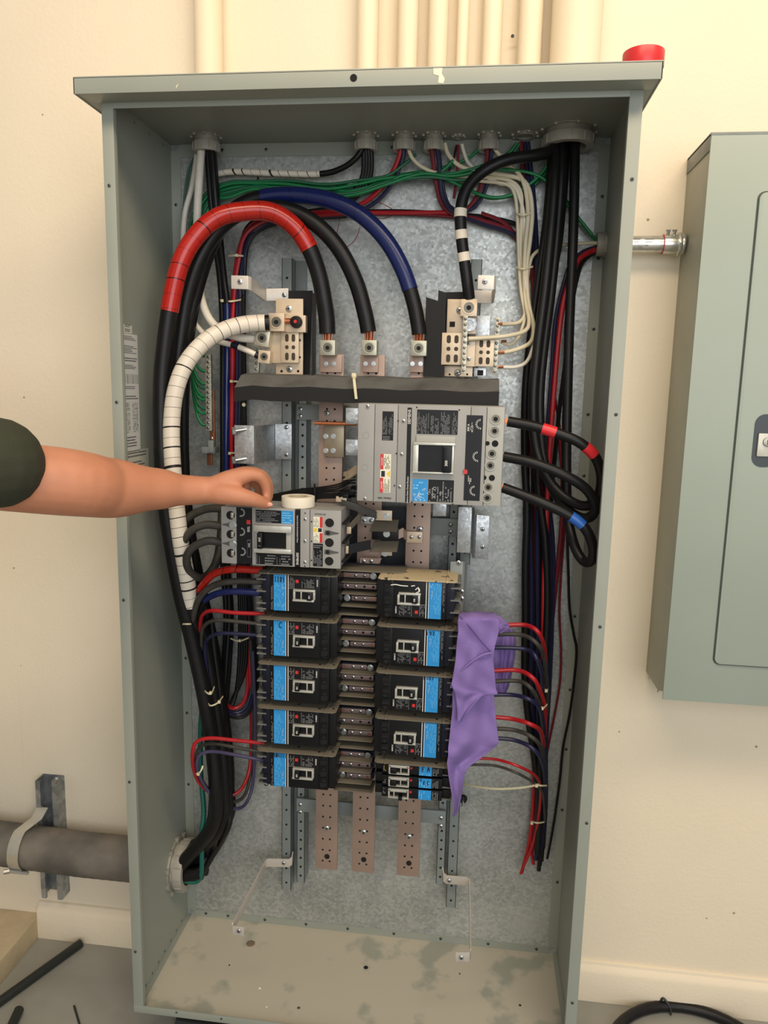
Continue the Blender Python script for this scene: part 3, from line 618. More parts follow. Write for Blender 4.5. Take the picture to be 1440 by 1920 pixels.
# ============================================================ ZINC BRACKETS
def bracket(label, parts, screws_, mat=zinc, grp='zinc support brackets', sc=1.2):
    t = thing('support_bracket', label, 'bracket', parts[0][1][0])
    t['group'] = grp
    for nm, pts, w, side in parts: obj(nm, MB().strip(pts, w, .003, side), mat, t, bev=.0006)
    for q in screws_: screw(t, at(*q), sc)
    return t
alum = M('bracket_alu', (206, 200, 190), .4, .4, .06, 20)
Zp = lambda x, y, Y: at(x, y, Y)
bracket('short pale bracket reaching out at upper left beside the left neutral block', [('bracket_arm', [Zp(434, 529, .10), Zp(465, 530, .10), Zp(470, 532, .105), Zp(496, 553, .245), Zp(500, 553, .25), Zp(541, 552, .25)], .026, (0, 0, 1))], [(450, 528, .098), (533, 553, .248)], alum)
bracket('short pale bracket above the right neutral block', [('bracket_arm', [Zp(886, 556, .25), Zp(922, 557, .25), Zp(925, 556, .245), Zp(929, 530, .105), Zp(926, 530, .1), Zp(896, 529, .10)], .026, (0, 0, 1))], [(909, 528, .098)], alum)
bracket('wide zinc offset bracket with two long bolts, left of the left bus bar', [('bracket_plate', [Zp(440, 833, .12), Zp(476, 834, .12), Zp(479, 834, .125), Zp(514, 829, .255), Zp(517, 828, .258), Zp(547, 828, .258)], .080, (0, 0, 1))], [(537, 801, .256), (537, 852, .256)], zinc)
for y in (808, 863):
    o_ = bpy.data.objects['support_bracket.002']; p = at(441, y, .112)
    obj('long_bolt', MB().cyl(p+Vector((.022, .010, .004)), p, .004, seg=10).cyl(p, p+Vector((-.006, -.003, -.001)), .0085, seg=6), steel, o_)
bracket('zinc offset bracket with slotted screws, right of the bus bars below the large breaker', [('bracket_plate', [Zp(858, 993, .16), Zp(883, 994, .16), Zp(886, 994, .165), Zp(889, 1006, .23), Zp(892, 1006, .235), Zp(916, 1008, .235)], .098, (0, 0, 1))], [(905, 992, .233), (905, 1025, .233)], zinc)
bracket('plain grey bracket at the upper right corner of the right breaker column', [('bracket_plate', [Zp(843, 1100, .15), Zp(866, 1100, .15), Zp(869, 1100, .155), Zp(870, 1100, .25), Zp(875, 1102, .255), Zp(880, 1104, .255)], .11, (0, 0, 1))], [(860, 1055, .148), (866, 1109, .148), (866, 1122, .148)], rail)
bracket('small square zinc plate under the large breaker', [('bracket_plate', [Zp(812, 954, .2), Zp(824, 954, .2), Zp(837, 954, .2)], .032, (0, 0, 1))], [], zinc)
bracket('long bent bracket arm at lower left, reaching forward and down', [('bracket_arm', [Zp(549, 1604, .27), Zp(547, 1614, .262), Zp(542, 1618, .26), Zp(503, 1617, .26), Zp(498, 1620, .255), Zp(436, 1738, .04), Zp(436, 1744, .035), Zp(458, 1746, .035)], .022, (0, 0, 1))], [(532, 1618, .257), (448, 1745, .033)], alum)
bracket('long bent bracket arm at lower right, reaching forward and down', [('bracket_arm', [Zp(830, 1634, .27), Zp(832, 1645, .262), Zp(838, 1649, .26), Zp(874, 1652, .26), Zp(880, 1656, .255), Zp(882, 1788, .035), Zp(880, 1794, .03), Zp(854, 1793, .03)], .022, (0, 0, 1))], [(842, 1651, .257), (865, 1795, .028)], alum)
t = thing('rubber_stud', 'black rubber washer with a steel stud right of the lower rail', 'stud', at(868, 1500, .28)); p = at(868, 1497, .28)
obj('washer', MB().cyl(p, p-Vector((0, .008, 0)), .011, .009, 20), bblk, t, bev=.001); obj('stud_screw', MB().cyl(p-Vector((0, .006, 0)), p+Vector((0, -.04, 0)), .003, seg=10), steel, t)
# ============================================================ GROUND BAR
t = thing('ground_bar', 'small copper ground bar with green wires, low on the left inside', 'bus bar', at(392, 870, .28))
mb = MB(); obj('terminal_strip', MB().pbox(385, 664, 396, 808, .235, .246), termm, t, bev=.001)
obj('copper_bar', MB().pbox(393, 730, 402, 836, .250, .256), M('ground_copper', (150, 92, 62), .45, .5, .15, 40), t, bev=.0006)
obj('mounting_foot', MB().pbox(378, 838, 402, 850, .24, .27).pbox(390, 826, 400, 848, .236, .25), rail, t, bev=.001)
obj('copper_tail', MB().pbox(388, 850, 398, 872, .262, .266), M('ground_copper', (0,0,0)), t, bev=.0006)
for q in [(396, 755), (397, 803), (397, 822)]: screw(t, at(*q, .249), .8)
for k in range(15): inst('screw', SCs, t, at(390.5, 669+k*9.5, .235), (0, k, 0))
# ============================================================ LARGE BREAKER (300 A), facing us with its wires to the right
def box_local(c, u0, u1, z0, z1, y0, y1): return MB().box(c.x+u0, c.x+u1, c.y+y0, c.y+y1, c.z+z0, c.z+z1)
class Fr:                                                # maps photograph pixels on the breaker face to its local plane
    def __init__(s, Y, x0, y0, x1, y1, W, H): s.Y = Y; s.x0 = x0; s.y0 = y0; s.x1 = x1; s.y1 = y1; s.c = at((x0+x1)/2, (y0+y1)/2, Y); s.W = W; s.H = H
    def X(s, px): return s.c.x+((px-s.x0)/(s.x1-s.x0)-.5)*s.W
    def Z(s, py): return s.c.z-((py-s.y0)/(s.y1-s.y0)-.5)*s.H
    def box(s, x0, y0, x1, y1, f, b): return MB().box(s.X(x0), s.X(x1), s.Y+f, s.Y+b, s.Z(y1), s.Z(y0))
    def pt(s, px, py, f=0): return Vector((s.X(px), s.Y+f, s.Z(py)))
def dial(fr, px, py, r, mat, parent, a0, a1, dep=-.0034):
    c = fr.pt(px, py, dep); d = obj('dial', MB().cyl(c+Vector((0, .001, 0)), c-Vector((0, .0016, 0)), r*.55, seg=16), bblk, parent)
    mb = MB()
    for k in range(9):
        a = math.radians(a0+(a1-a0)*k/8); q = c+Vector((math.cos(a)*r, 0, math.sin(a)*r)); m = Matrix.Translation(q) @ Matrix.Rotation(-a, 4, 'Y'); mb.m = m; mb.box(-r*.22, r*.22, -.0003, .0002, -r*.07, r*.07)
    mb.m = None; obj('dial_marks', mb, labw, d)
B3 = thing('large_breaker', 'large light grey 300 amp breaker with red cable-marked leads, top right of the breaker stack', 'circuit breaker', at(805, 945, .10))
# face is slightly larger toward the left bottom in the photograph: a square block, 0.262 x 0.178
J = Fr(.040, 668, 760, 942, 946, at(942, 853, .04).x-at(668, 853, .04).x, at(805, 760, .04).z-at(805, 946, .04).z)
obj('case', J.box(668, 760, 942, 946, .006, .11), bgrey, B3, bev=.002)
obj('cover_plate', J.box(669, 761, 700, 945, 0, .008), bgrey, B3, bev=.0008); obj('cover_plate', J.box(701, 761, 744, 945, -.0005, .008), bgrey, B3, bev=.0008)
obj('centre_cover', J.box(745, 761, 879, 945, -.002, .008), bgrey, B3, bev=.0008); obj('trip_cover', J.box(880, 761, 908, 945, -.0025, .008), bgrey, B3, bev=.0008)
lg = obj('lug_cover', J.box(909, 761, 941, 945, .0, .010), bgrey2, B3, bev=.0015)
s = obj('brand_strip', J.box(762, 766, 770, 944, -.0026, 0), labk, B3); text('SIEMENS', J.pt(766, 783, -.0029), .0075, labw, s, rot=-math.pi/2)
text('Sentron Series Circuit Breaker', J.pt(766, 920, -.0029), .0042, labw, s, rot=-math.pi/2)
nt = obj('note_label', J.box(715, 774, 736, 828, -.0010, 0), labk, B3); fine(J.X(716), J.X(725), J.Z(817), J.Z(776), J.Y-.001, 6, labg, nt, True); fine(J.X(727), J.X(735), J.Z(817), J.Z(776), J.Y-.001, 4, labg, nt, True); fine(J.X(717), J.X(734), J.Z(827), J.Z(819), J.Y-.001, 3, labg, nt)
dl = obj('danger_label', J.box(713, 854, 733, 927, -.0010, 0), cream, B3); obj('red_panel', J.box(713, 854, 719, 883, -.0013, -.0008), redp, dl); obj('red_panel', J.box(713, 899, 719, 927, -.0013, -.0008), redp, dl)
obj('hazard_symbol', MB().prism([(J.X(732), J.Z(885)), (J.X(732), J.Z(898)), (J.X(725), J.Z(891))], J.Y-.0013, J.Y-.0008), yel, dl); obj('shock_symbol', J.box(715, 886, 722, 897, -.0013, -.0008), ink, dl)
fine(J.X(720), J.X(732), J.Z(882), J.Z(856), J.Y-.001, 6, labk, dl, True); fine(J.X(720), J.X(732), J.Z(926), J.Z(900), J.Y-.001, 6, labk, dl, True)
text('DANGER', J.pt(716, 868, -.0014), .0038, labw, dl, rot=-math.pi/2); text('DANGER', J.pt(716, 913, -.0014), .0038, labw, dl, rot=-math.pi/2)
text('GB0L 70078LE', J.pt(722, 938, -.0008), .0044, labk, B3, rot=0)
up = obj('rating_label', J.box(780, 769, 856, 814, -.0024, 0), labk, B3)
for a_, b_, r_ in [(781, 787, 3), (788, 799, 7), (801, 803, 1), (806, 812, 3), (814, 822, 3), (825, 842, 7), (846, 855, 5)]: fine(J.X(a_), J.X(b_), J.Z(813), J.Z(771), J.Y-.0024, r_, labg, up, True)
lo = obj('rating_label', J.box(775, 899, 804, 941, -.0024, 0), labb, B3, label='blue printed label with scuffs'); fine(J.X(777), J.X(802), J.Z(940), J.Z(901), J.Y-.0024, 7, M('pale_blue_print', (120, 190, 225), .5), lo, fill=.5)
l3 = obj('rating_label', J.box(805, 899, 853, 941, -.0024, 0), labk, B3, label='dark blue label with cloudy white scuffs'); fine(J.X(807), J.X(852), J.Z(940), J.Z(901), J.Y-.0024, 9, labg, l3, fill=.6, vert=True)
mb = MB()
for k in range(16):
    p = J.pt(random.uniform(779, 850), random.uniform(915, 939), -.0024); rr = random.uniform(.001, .0032); mb.tube([p+Vector((math.cos(a)*rr, 0, math.sin(a)*rr*.8)) for a in [i*.63 for i in range(9)]], .0004, 5)
obj('scuff', mb, labw, l3)
# handle well and toggle
hw = obj('handle_frame', MB().box(J.X(774), J.X(851), J.Y-.012, J.Y, J.Z(887), J.Z(884)).box(J.X(776), J.X(853), J.Y-.012, J.Y, J.Z(834), J.Z(829)).box(J.X(775), J.X(785), J.Y-.010, J.Y, J.Z(886), J.Z(832)).box(J.X(847), J.X(851), J.Y-.010, J.Y, J.Z(886), J.Z(832)), esc, B3, bev=.001)
obj('frame_ledge', J.box(780, 817, 853, 829, -.007, 0), bgrey2, B3, bev=.001)
obj('handle_well', J.box(785, 834, 847, 884, -.0035, 0), bblk, B3)
h = obj('handle', J.box(831, 835, 846, 884, -.020, -.002), bblk, B3, bev=.002); text('300', J.pt(838, 866, -.0203), .0075, labw, h, rot=-math.pi/2)
# trip unit
tp = obj('trip_panel', J.box(872, 777, 902, 936, -.0030, 0), labk, B3)
for px, py in [(898, 793), (895, 853), (892, 917)]: dial(J, px, py, .0082, labw, tp, 100, 270)
text('300 A', J.pt(876, 800, -.0033), .0058, labw, tp, rot=-math.pi/2); fine(J.X(880), J.X(885), J.Z(808), J.Z(788), J.Y-.003, 3, labw, tp, True); fine(J.X(879), J.X(886), J.Z(905), J.Z(888), J.Y-.003, 3, labw, tp, True)
obj('trip_button', J.box(869.5, 878, 877, 886, -.0045, -.0025), redp, tp)
for px, py in [(925, 783), (924, 805), (921, 847), (919, 869), (917, 910), (916, 930)]:
    c = J.pt(px, py, 0); obj('lug_opening', MB().ring(c, (0, -1, 0),   .0106, .0080, .0018, 24), bgrey2, lg, smooth=True); obj('lug_screw', MB().cyl(c+Vector((0, .001, 0)), c-Vector((0, .0006, 0)), .0080, seg=20), M('socket', (0,0,0)), lg); obj('hex_hole', MB().cyl(c, c-Vector((0, .0012, 0)), .0046, seg=6), dark, lg)
for px, py, r in [(926, 828, .0062), (912, 828, .0042), (923, 892, .0058), (909, 892, .0042)]: c = J.pt(px, py); obj('round_opening', MB().cyl(c, c-Vector((0, .0009, 0)), r, seg=16), dark, lg)
for px, py in [(687, 763+2), (755, 791), (753, 853), (751, 915), (685, 940)]: screw(B3, J.pt(px, py, -.002), .8)
for px, py in [(745, 791), (743, 852), (741, 913), (779, 765), (858, 768), (775, 943), (852, 946-2)]: hole(B3, J.pt(px, py, -.0024), .45)
obj('knockout', MB().ring(J.pt(684, 820, -.0), (0, -1, 0), .0065, .0061, .0002, 20).ring(J.pt(683, 881, 0), (0, -1, 0), .0065, .0061, .0002, 20), labg, B3)['kind'] = 'stuff'
for i, (px, py) in enumerate([(659, 781), (658, 840)]):
    o = obj('line_terminal', MB().pbox(648, py-16, 672, py+14, .09, .10), zinc, B3, bev=.001); bolt(B3, at(px-1, py, .09), 1.25)
obj('line_terminal', MB().strip([Zp(646, 893, .14), Zp(656, 890, .12), Zp(670, 880, .10)], .018, .006, (0, 0, 1)), busb, B3)
# zinc pad plates on the left bus bar beside it
t = thing('bus_connector', 'zinc plate with four bolts and a bare copper rod on the left bus bar', 'connector', at(628, 860, .19))
obj('pad_plate', MB().pbox(608, 797, 645, 857, .185, .1995), M('bronze_plate', (150, 138, 116), .35, .6, .1, 40), t, bev=.001)
for q in [(611, 818), (625, 818), (611, 845), (625, 845)]: bolt(t, at(*q, .185), .75)
p0, p1 = at(590, 793, .16), at(668, 795, .16); mb = MB().cyl(p0, p1, .0038, seg=12)
for k in range(14): q = p0+(p1-p0)*((k+.5)/14); mb.ring(q, (1, 0, .5), .0044, .003, .0016, 10)
obj('copper_rod', mb, copper, t)
# ============================================================ MEDIUM BREAKER (200 A), wires to the left
B2 = thing('medium_breaker', 'light grey 200 amp breaker in the middle left, with the white tape roll on top', 'circuit breaker', at(526, 1058, .12))
K = Fr(.050, 414, 953, 638, 1062, at(638, 1006, .05).x-at(414, 1006, .05).x, at(526, 953, .05).z-at(526, 1062, .05).z-.001)
obj('case', K.box(416, 954, 636, 1062, .006, .12), bgrey, B2, bev=.002)
obj('lug_cover', K.box(414, 954, 443, 1062, 0, .010), bgrey, B2, bev=.001); obj('centre_cover', K.box(473, 953, 553, 1062, -.002, .008), bgrey, B2, bev=.0008)
obj('cover_plate', K.box(563, 953, 580, 1062, -.0010, .008), bgrey, B2, bev=.0008); lc = obj('lug_cover', K.box(581, 953, 638, 1062, 0, .010), bgrey, B2, bev=.001)
tp = obj('trip_panel', K.box(443.5, 955, 472, 1061, -.001, .008), labk, B2)
for px, py in [(452, 964), (452, 1000), (453, 1038)]: dial(K, px, py, .0072, labw, tp, -100, 80, -.0013)
obj('trip_button', K.box(463, 977, 470, 985, -.003, 0), redp, tp); fine(K.X(464), K.X(469), K.Z(1000), K.Z(988), K.Y-.001, 3, labw, tp, True); nb = obj('rating_box', K.box(463.5, 1015, 470, 1048, -.0013, -.0005), labg, tp); obj('rating_field', K.box(464, 1016, 469.5, 1047, -.0016, -.0005), labk, nb); text('200A', K.pt(467, 1025, -.0018), .0042, labw, tp, rot=math.pi/2)
for px, py in [(432, 970), (432, 1006), (432, 1042)]:
    c = K.pt(px, py); obj('lug_opening', MB().cyl(c+Vector((0, .001, 0)), c-Vector((0, .0008, 0)), .0088, seg=20), dark, B2); obj('lug_block', MB().box(c.x+.0005, c.x+.0065, c.y-.0016, c.y, c.z-.006, c.z+.006), lugm, B2, bev=.0006)
for px, py in [(436, 988), (436, 1024)]:
    c = K.pt(px, py); obj('wire_groove', MB().prism([(c.x-.022, c.z+.0008), (c.x-.012, c.z+.003), (c.x-.004, c.z+.006), (c.x+.006, c.z+.005), (c.x+.007, c.z-.004), (c.x-.004, c.z-.006), (c.x-.012, c.z-.003), (c.x-.022, c.z-.0008)], c.y-.0012, c.y), dull, B2); screw(B2, c+Vector((.001, -.001, 0)), 1.05, BO)
for px, py in [(617, 976), (617, 1013), (617, 1048)]:
    c = K.pt(px, py); obj('round_opening', MB().cyl(c+Vector((0, .001, 0)), c-Vector((0, .001, 0)), .0092, seg=20), dark, lc); obj('opening_rim', MB().ring(c, (0, -1, 0), .0102, .0092, .0012, 20), bgrey2, lc, smooth=True)
for px, py in [(614, 995), (614, 1031)]:
    c = K.pt(px, py); obj('wire_groove', MB().prism([(c.x+.022, c.z+.001), (c.x+.010, c.z+.003), (c.x+.003, c.z+.0055), (c.x-.006, c.z+.005), (c.x-.007, c.z-.004), (c.x+.003, c.z-.0055), (c.x+.010, c.z-.003), (c.x+.022, c.z-.001)], c.y-.0010, c.y), dull, lc); obj('round_opening', MB().cyl(c, c-Vector((0, .0015, 0)), .0042, seg=12), dark, lc)
ul = obj('rating_label', K.box(480, 957, 528, 981, -.0024, 0), labk, B2); fine(K.X(481), K.X(527), K.Z(980), K.Z(958), K.Y-.0024, 7, labg, ul, fill=.9)
ub = obj('rating_label', K.box(528, 957, 550, 981, -.0024, 0), labb, B2, label='small blue label'); fine(K.X(529), K.X(549), K.Z(980), K.Z(958), K.Y-.0024, 5, M('pale_blue_print', (0,0,0)), ub)
dl_ = obj('rating_label', K.box(480, 1038, 549, 1060, -.0024, 0), labk, B2)
for a_, b_, r_ in [(481, 484, 1), (486, 488, 1), (497, 518, 4), (519.5, 521, 1), (525, 526.5, 1), (528, 546, 4)]: fine(K.X(a_), K.X(b_), K.Z(1059), K.Z(1039), K.Y-.0024, r_, labg, dl_, True if r_ == 1 else False, fill=1 if r_ == 1 else .8)
obj('handle_frame', K.box(478, 984, 549, 997, -.013, 0), esc, B2, bev=.0025); obj('handle_frame', K.box(477, 1028, 548, 1037, -.011, 0), esc, B2, bev=.002)
obj('frame_post', K.box(480, 997, 486, 1028, -.007, 0), bgrey2, B2, bev=.0008); obj('frame_post', K.box(538, 997, 547, 1028, -.007, 0), bgrey2, B2, bev=.0008)
obj('handle_well', K.box(486, 997, 538, 1028, -.0035, 0), bblk, B2); h = obj('handle', K.box(486, 998, 496, 1028, -.018, -.002), bblk, B2, bev=.002); text('200', K.pt(491, 1010, -.0184), .0062, labw, h, rot=math.pi/2); text('I', K.pt(491, 1022, -.0184), .005, labw, h, rot=math.pi/2)
s = obj('brand_strip', K.box(554, 955, 562, 1061, -.0020, .006), labk, B2); text('SIEMENS', K.pt(558, 1046, -.0023), .0068, labw, s, rot=math.pi/2); text('Sentron Series Circuit Breaker Frame', K.pt(558, 990, -.0023), .0036, labw, s, rot=math.pi/2)
for px, py in [(572, 971), (572, 1012), (572, 1052)]: screw(B2, K.pt(px, py, -.001), .8)
for px, py in [(572, 960), (572, 1060), (584, 975), (584, 1012), (584, 1048), (477, 1020)]: hole(B2, K.pt(px, py, -.0010), .45)
text('B T0101L130', K.pt(600, 961, -.0004), .0040, labk, lc)
wl = obj('danger_label', K.box(587, 966, 604, 1014, -.0006, 0), cream, lc); obj('red_panel', K.box(599, 966, 604, 986, -.0009, -.0004), redp, wl); obj('red_panel', K.box(599, 996, 604, 1014, -.0009, -.0004), redp, wl); fine(K.X(588), K.X(598), K.Z(985), K.Z(967), K.Y-.0006, 5, labg, wl, True); fine(K.X(588), K.X(598), K.Z(1013), K.Z(996), K.Y-.0006, 5, labg, wl, True); obj('hazard_symbol', K.box(588, 987, 594, 994, -.0009, -.0004), yel, wl); obj('shock_symbol', K.box(596, 987, 603, 994, -.0009, -.0004), ink, wl)
kl = obj('rating_label', K.box(587, 1016, 605, 1059, -.0006, 0), labk, lc); fine(K.X(588), K.X(604), K.Z(1058), K.Z(1026), K.Y-.0006, 7, labg, kl, True); fine(K.X(588), K.X(604), K.Z(1024), K.Z(1017), K.Y-.0006, 2, labg, kl)
for k in range(3): obj('line_fin', MB().box(K.X(637), K.X(643), K.Y+.02, K.Y+.11, K.Z(962+k*36)-.022, K.Z(962+k*36)-.018), bblk, B2)
p = at(559, 951, .07); tr = taperoll('roll of white tape standing on top of the 200 amp breaker', (at(559, 951, .085).x, .085, K.Z(953)+.0), .034, .018, .0215, M('white_tape_roll', (232, 224, 204), .6), M('white_core', (190, 178, 150), .8))
# ============================================================ SMALL THREE-POLE BREAKERS
YE = .070
R = Fr(YE, 497, 1078, 630, 1149, at(630, 1113, YE).x-at(497, 1113, YE).x, .079)
zrow = [zz(560, y, YE) for y in (1113, 1446)]; PITCH_Z = (zrow[0]-zrow[1])/4; R.c.z = zrow[0]
def small_breaker(root_loc, right=False):
    t = thing('small_breaker', 'x', 'circuit breaker', root_loc); q = R.c.copy(); OFF[t.name] = q
    obj('case', R.box(505, 1078, 600, 1149, .001, .10), bblk, t, bev=.0012)
    obj('line_end', R.box(600, 1078, 631, 1149, .010, .10), bblk, t, bev=.001)
    obj('load_end', R.box(490, 1078, 505, 1149, .006, .10), bnavy, t, bev=.001)
    obj('line_cover', R.box(600, 1078, 618, 1149, .0015, .01), bblk, t, bev=.0006)
    for k, y in enumerate((1079.5, 1091, 1103, 1114, 1126, 1137)):
        c = R.pt(610, y+2, .001)
        if k % 2: obj('line_opening', MB().prism([(c.x-.0075, c.z+.006), (c.x+.006, c.z+.006), (c.x+.006, c.z-.002), (c.x+.002, c.z-.006), (c.x-.0075, c.z-.006)], c.y-.0008, c.y+.001), dark, t); obj('opening_lip', MB().box(c.x-.008, c.x+.005, c.y-.004, c.y, c.z-.0075, c.z-.006), M('lip_grey', (62, 62, 66), .5), t, bev=.0004)
        else: obj('screw_recess', MB().cyl(c, c-Vector((0, .0012, 0)), .0042, seg=14), dark, t); obj('recess_rim', MB().prism([(c.x+math.cos(a)*.0055, c.z+math.sin(a)*.0055) for a in [math.pi+i*math.pi/8 for i in range(9)]]+[(c.x+math.cos(a)*.0042, c.z+math.sin(a)*.0042) for a in [2*math.pi-i*math.pi/8 for i in range(9)]], c.y-.0016, c.y), M('lip_grey', (0,0,0)), t)
    for y in (1080, 1102, 1125, 1147):
        c = R.pt(496, y, .006); obj('recess_rim', MB().prism([(c.x+math.cos(a)*.0062, c.z+math.sin(a)*.0062) for a in [math.pi+i*math.pi/8 for i in range(9)]]+[(c.x+math.cos(a)*.0048, c.z+math.sin(a)*.0048) for a in [2*math.pi-i*math.pi/8 for i in range(9)]], c.y-.0016, c.y), M('lip_grey', (0,0,0)), t)
    for y in (1091, 1114, 1137, 1148): obj('load_fin', R.box(479, y-1.3, 497, y+1.3, .004, .07), M('fin_grey', (104, 104, 100), .55), t, bev=.0004)
    for y in (1085, 1107, 1130): obj('load_terminal', R.box(482, y-5, 492, y+4, .030, .06), bnavy, t)
    lb = obj('rating_label', R.box(513, 1079, 536, 1148, -.0008, .002), labb, t, label='blue label')
    fine(R.X(515), R.X(528), R.Z(1146), R.Z(1080), R.Y-.0008, 6, M('pale_blue_print', (0,0,0)), lb, True, fill=.45, th=.25); fine(R.X(529), R.X(535), R.Z(1146), R.Z(1080), R.Y-.0008, 3, labw, lb, True, fill=.3, th=.2)
    obj('label_edge', R.box(535.5, 1079, 536.5, 1148, -.0012, .002), labw, lb); obj('label_edge', R.box(539.6, 1079, 541, 1148, -.0006, .002), labw, lb)
    fine(R.X(508), R.X(512), R.Z(1147), R.Z(1080), R.Y+.0009, 2, labg, t, True)
    sp = obj('rating_label', R.box(542, 1079, 592, 1103, -.0003, .002), labk, t)
    for a_, b_, r_ in [(543, 553, 5), (566, 568, 1), (569, 574, 2), (575, 590, 6)]: fine(R.X(a_), R.X(b_), R.Z(1102), R.Z(1081), R.Y-.0003, r_, labg, sp, True)
    obj('trip_button', R.box(554.5, 1087, 560, 1093, -.0015, 0), redp, sp)
    obj('escutcheon_trim', R.box(542, 1103.4, 553, 1104.4, -.0006, .001), labg, t)
    text('SIEMENS', R.pt(594.5, 1092, .0004), .0040, labw, t, rot=math.pi/2)
    fr_ = MB(); 
    for a_, b_, c_, d_ in [(551, 1104, 592, 1108), (550, 1123, 590, 1127), (551, 1108, 555, 1123), (588, 1108, 592, 1123)]:
        fr_.box(R.X(a_), R.X(c_), R.Y-.008, R.Y, R.Z(d_), R.Z(b_))
    e = obj('escutcheon', fr_, esc, t, bev=.0008); 
    return t, e
def handle(t, e, hx, dx, num, rot):
    obj('handle_well', R.box(555, 1108, 588, 1123, -.003, 0), bblk, t)
    obj('divider', R.box(dx-1, 1108, dx+1, 1123, -.0075, 0), esc, e, bev=.0003)
    h_ = obj('handle', R.box(hx, 1108.5, hx+9, 1123, -.015, -.001), bblk, t, bev=.0015); text(num, R.pt(hx+4.5, 1115.5, -.0153), .0050, labw, h_, rot=rot)
t1, e1 = small_breaker(R.c); handle(t1, e1, 578, 566, '125', math.pi/2)
t2, e2 = small_breaker(R.c-Vector((0, 0, PITCH_Z))); handle(t2, e2, 556, 578, '100', math.pi/2)
names = ['black breaker with a blue label handwritten 1101, topmost of the left column', 'black breaker with a blue label handwritten C, second of the left column', 'black breaker with a blank blue label, third from the top of the left column', 'black breaker with a blank blue label, fourth from the top of the left column', 'black breaker with a blue label handwritten SN1111, bottom of the left column']
LB = [t1, t2]+[copy_tree(t2) for _ in range(3)]
for i, t in enumerate(LB): t.location = R.c-Vector((0, 0, PITCH_Z*i)); t['label'] = names[i]; t['group'] = 'black breakers with blue labels'
RC = at(775, 1124, YE); RC.z = zz(775, 1124, YE); RP = (RC.z-zz(768, 1385, YE))/3
rn = ['black breaker under the thick tan dust with torn plastic film, topmost of the right column', 'black breaker with a blue label handwritten 1102, second of the right column', 'black breaker with a blue label handwritten 1103, third of the right column', 'black breaker with a blank blue label, fourth of the right column behind the purple cloth']
RB = []
for i in range(4):
    t = copy_tree(t2); t.location = Vector((RC.x-.0015*0, YE, RC.z-RP*i)); t.rotation_euler = (0, math.pi, 0); t['label'] = rn[i]; t['group'] = 'black breakers with blue labels'; RB.append(t)
# handwriting on the labels
G = {'1': [[(-.1, 1), (.1, -1)]], '0': [[(.5, .9), (-.5, .6), (-.5, -.6), (.4, -.8), (.6, .3), (.4, .9)]], 'C': [[(.8, .7), (0, 1), (-.8, .1), (-.4, -.9), (.6, -.8)]], '2': [[(-.6, .6), (0, 1), (.5, .5), (-.5, -.8), (.8, -.9)]], '3': [[(-.5, .9), (.5, .6), (-.1, .1), (.5, -.4), (-.5, -.9)]],
     'S': [[(.6, .8), (-.4, .7), (-.3, .1), (.5, -.2), (.3, -.8), (-.6, -.8)]], 'N': [[(-.5, -1), (-.4, 1), (.4, -.9), (.6, 1)]], 'F': [[(-.3, -1), (-.2, 1), (.8, 1)], [(-.5, .1), (.5, .2)]], 'A': [[(-.6, -1), (.2, 1), (.7, -1)], [(-.4, -.2), (.6, 0)]], 'E': [[(.6, .9), (-.3, .6), (-.1, .1), (.4, .1)], [(-.1, .1), (-.5, -.7), (.5, -.8)]], '/': [[(.3, 1), (-.3, -1)]]}
def write(s, px, py, t, w, h, adv, rot=False, Y=YE-.0012):
    for i, ch in enumerate(s):
        c = at(px+i*adv, py+i*.3, Y); k = scribble(G[ch], c-t.location+OFF.get(t.name, t.location), w, h, ink, t, 'handwriting', .00085)
        if rot: k.data.transform(Matrix.Rotation(math.pi, 4, 'Y'))
for t in RB: OFF[t.name] = t.location.copy()
for i, t in enumerate(LB): OFF[t.name] = t.location.copy()
write('1101', 516.5, 1086, t1, .0022, .0062, 5); write('C', 526, 1172, LB[1], .004, .006, 5); write('SN1111', 515, 1416, LB[4], .0020, .0045, 4)
write('1102', 795, 1187, RB[1], .0024, .004, 6, True); write('1103', 795, 1271, RB[2], .0022, .004, 5.5, True)
# torn film and scuffs on the top right breaker
film = M('torn_film', (226, 228, 220), .25)
mb = MB()
for a_ in ["733,1097,.068 742,1096 752,1098 765,1099", "771,1099,.068 778,1098", "779,1106,.068 784,1102 787,1108 780,1112 776,1115 783,1116", "784,1101,.068 786,1110"]: mb.tube(spl(P(a_), .003), .0011, 6)
k = obj('torn_film', mb, film, RB[0]); k.data.transform(Matrix.Rotation(math.pi, 4, 'Y'))
# dusty barrier plates between the breakers
def barrier(label, x0, x1, py, Y0, Y1, mat, holes=True, th=.0022):
    z = zz((x0+x1)/2, py, Y0); a, b = at(x0, py, Y0).x, at(x1, py, Y0).x
    t = thing('barrier_plate', label, 'plate', ((a+b)/2, Y0, z), 'dusty barrier plates above the breakers')
    obj('plate', MB().prism([(a+.006, Y0), (b-.006, Y0), (b, Y0+.006), (b, Y1), (a, Y1), (a, Y0+.006)], z-th, z, 'z'), mat, t, bev=.0006)
    for fx in (.13, .86):
        x = a+(b-a)*fx; obj('ridge', MB().box(x, x+.0035, Y0-.0006, Y1, z-.003, z+.0022), mat, t, bev=.0008)
    if holes:
        for fx, fy in ((.05, .35), (.5, .3), (.78, .15), (.95, .2)): x = a+(b-a)*fx; y = Y0+(Y1-Y0)*fy; obj('plate_hole', MB().cyl((x, y, z+.0003), (x, y, z-.001), .0032, seg=10), dark, t)
    return t
pos = ['topmost left', 'second left', 'third left', 'fourth left', 'lowest left']
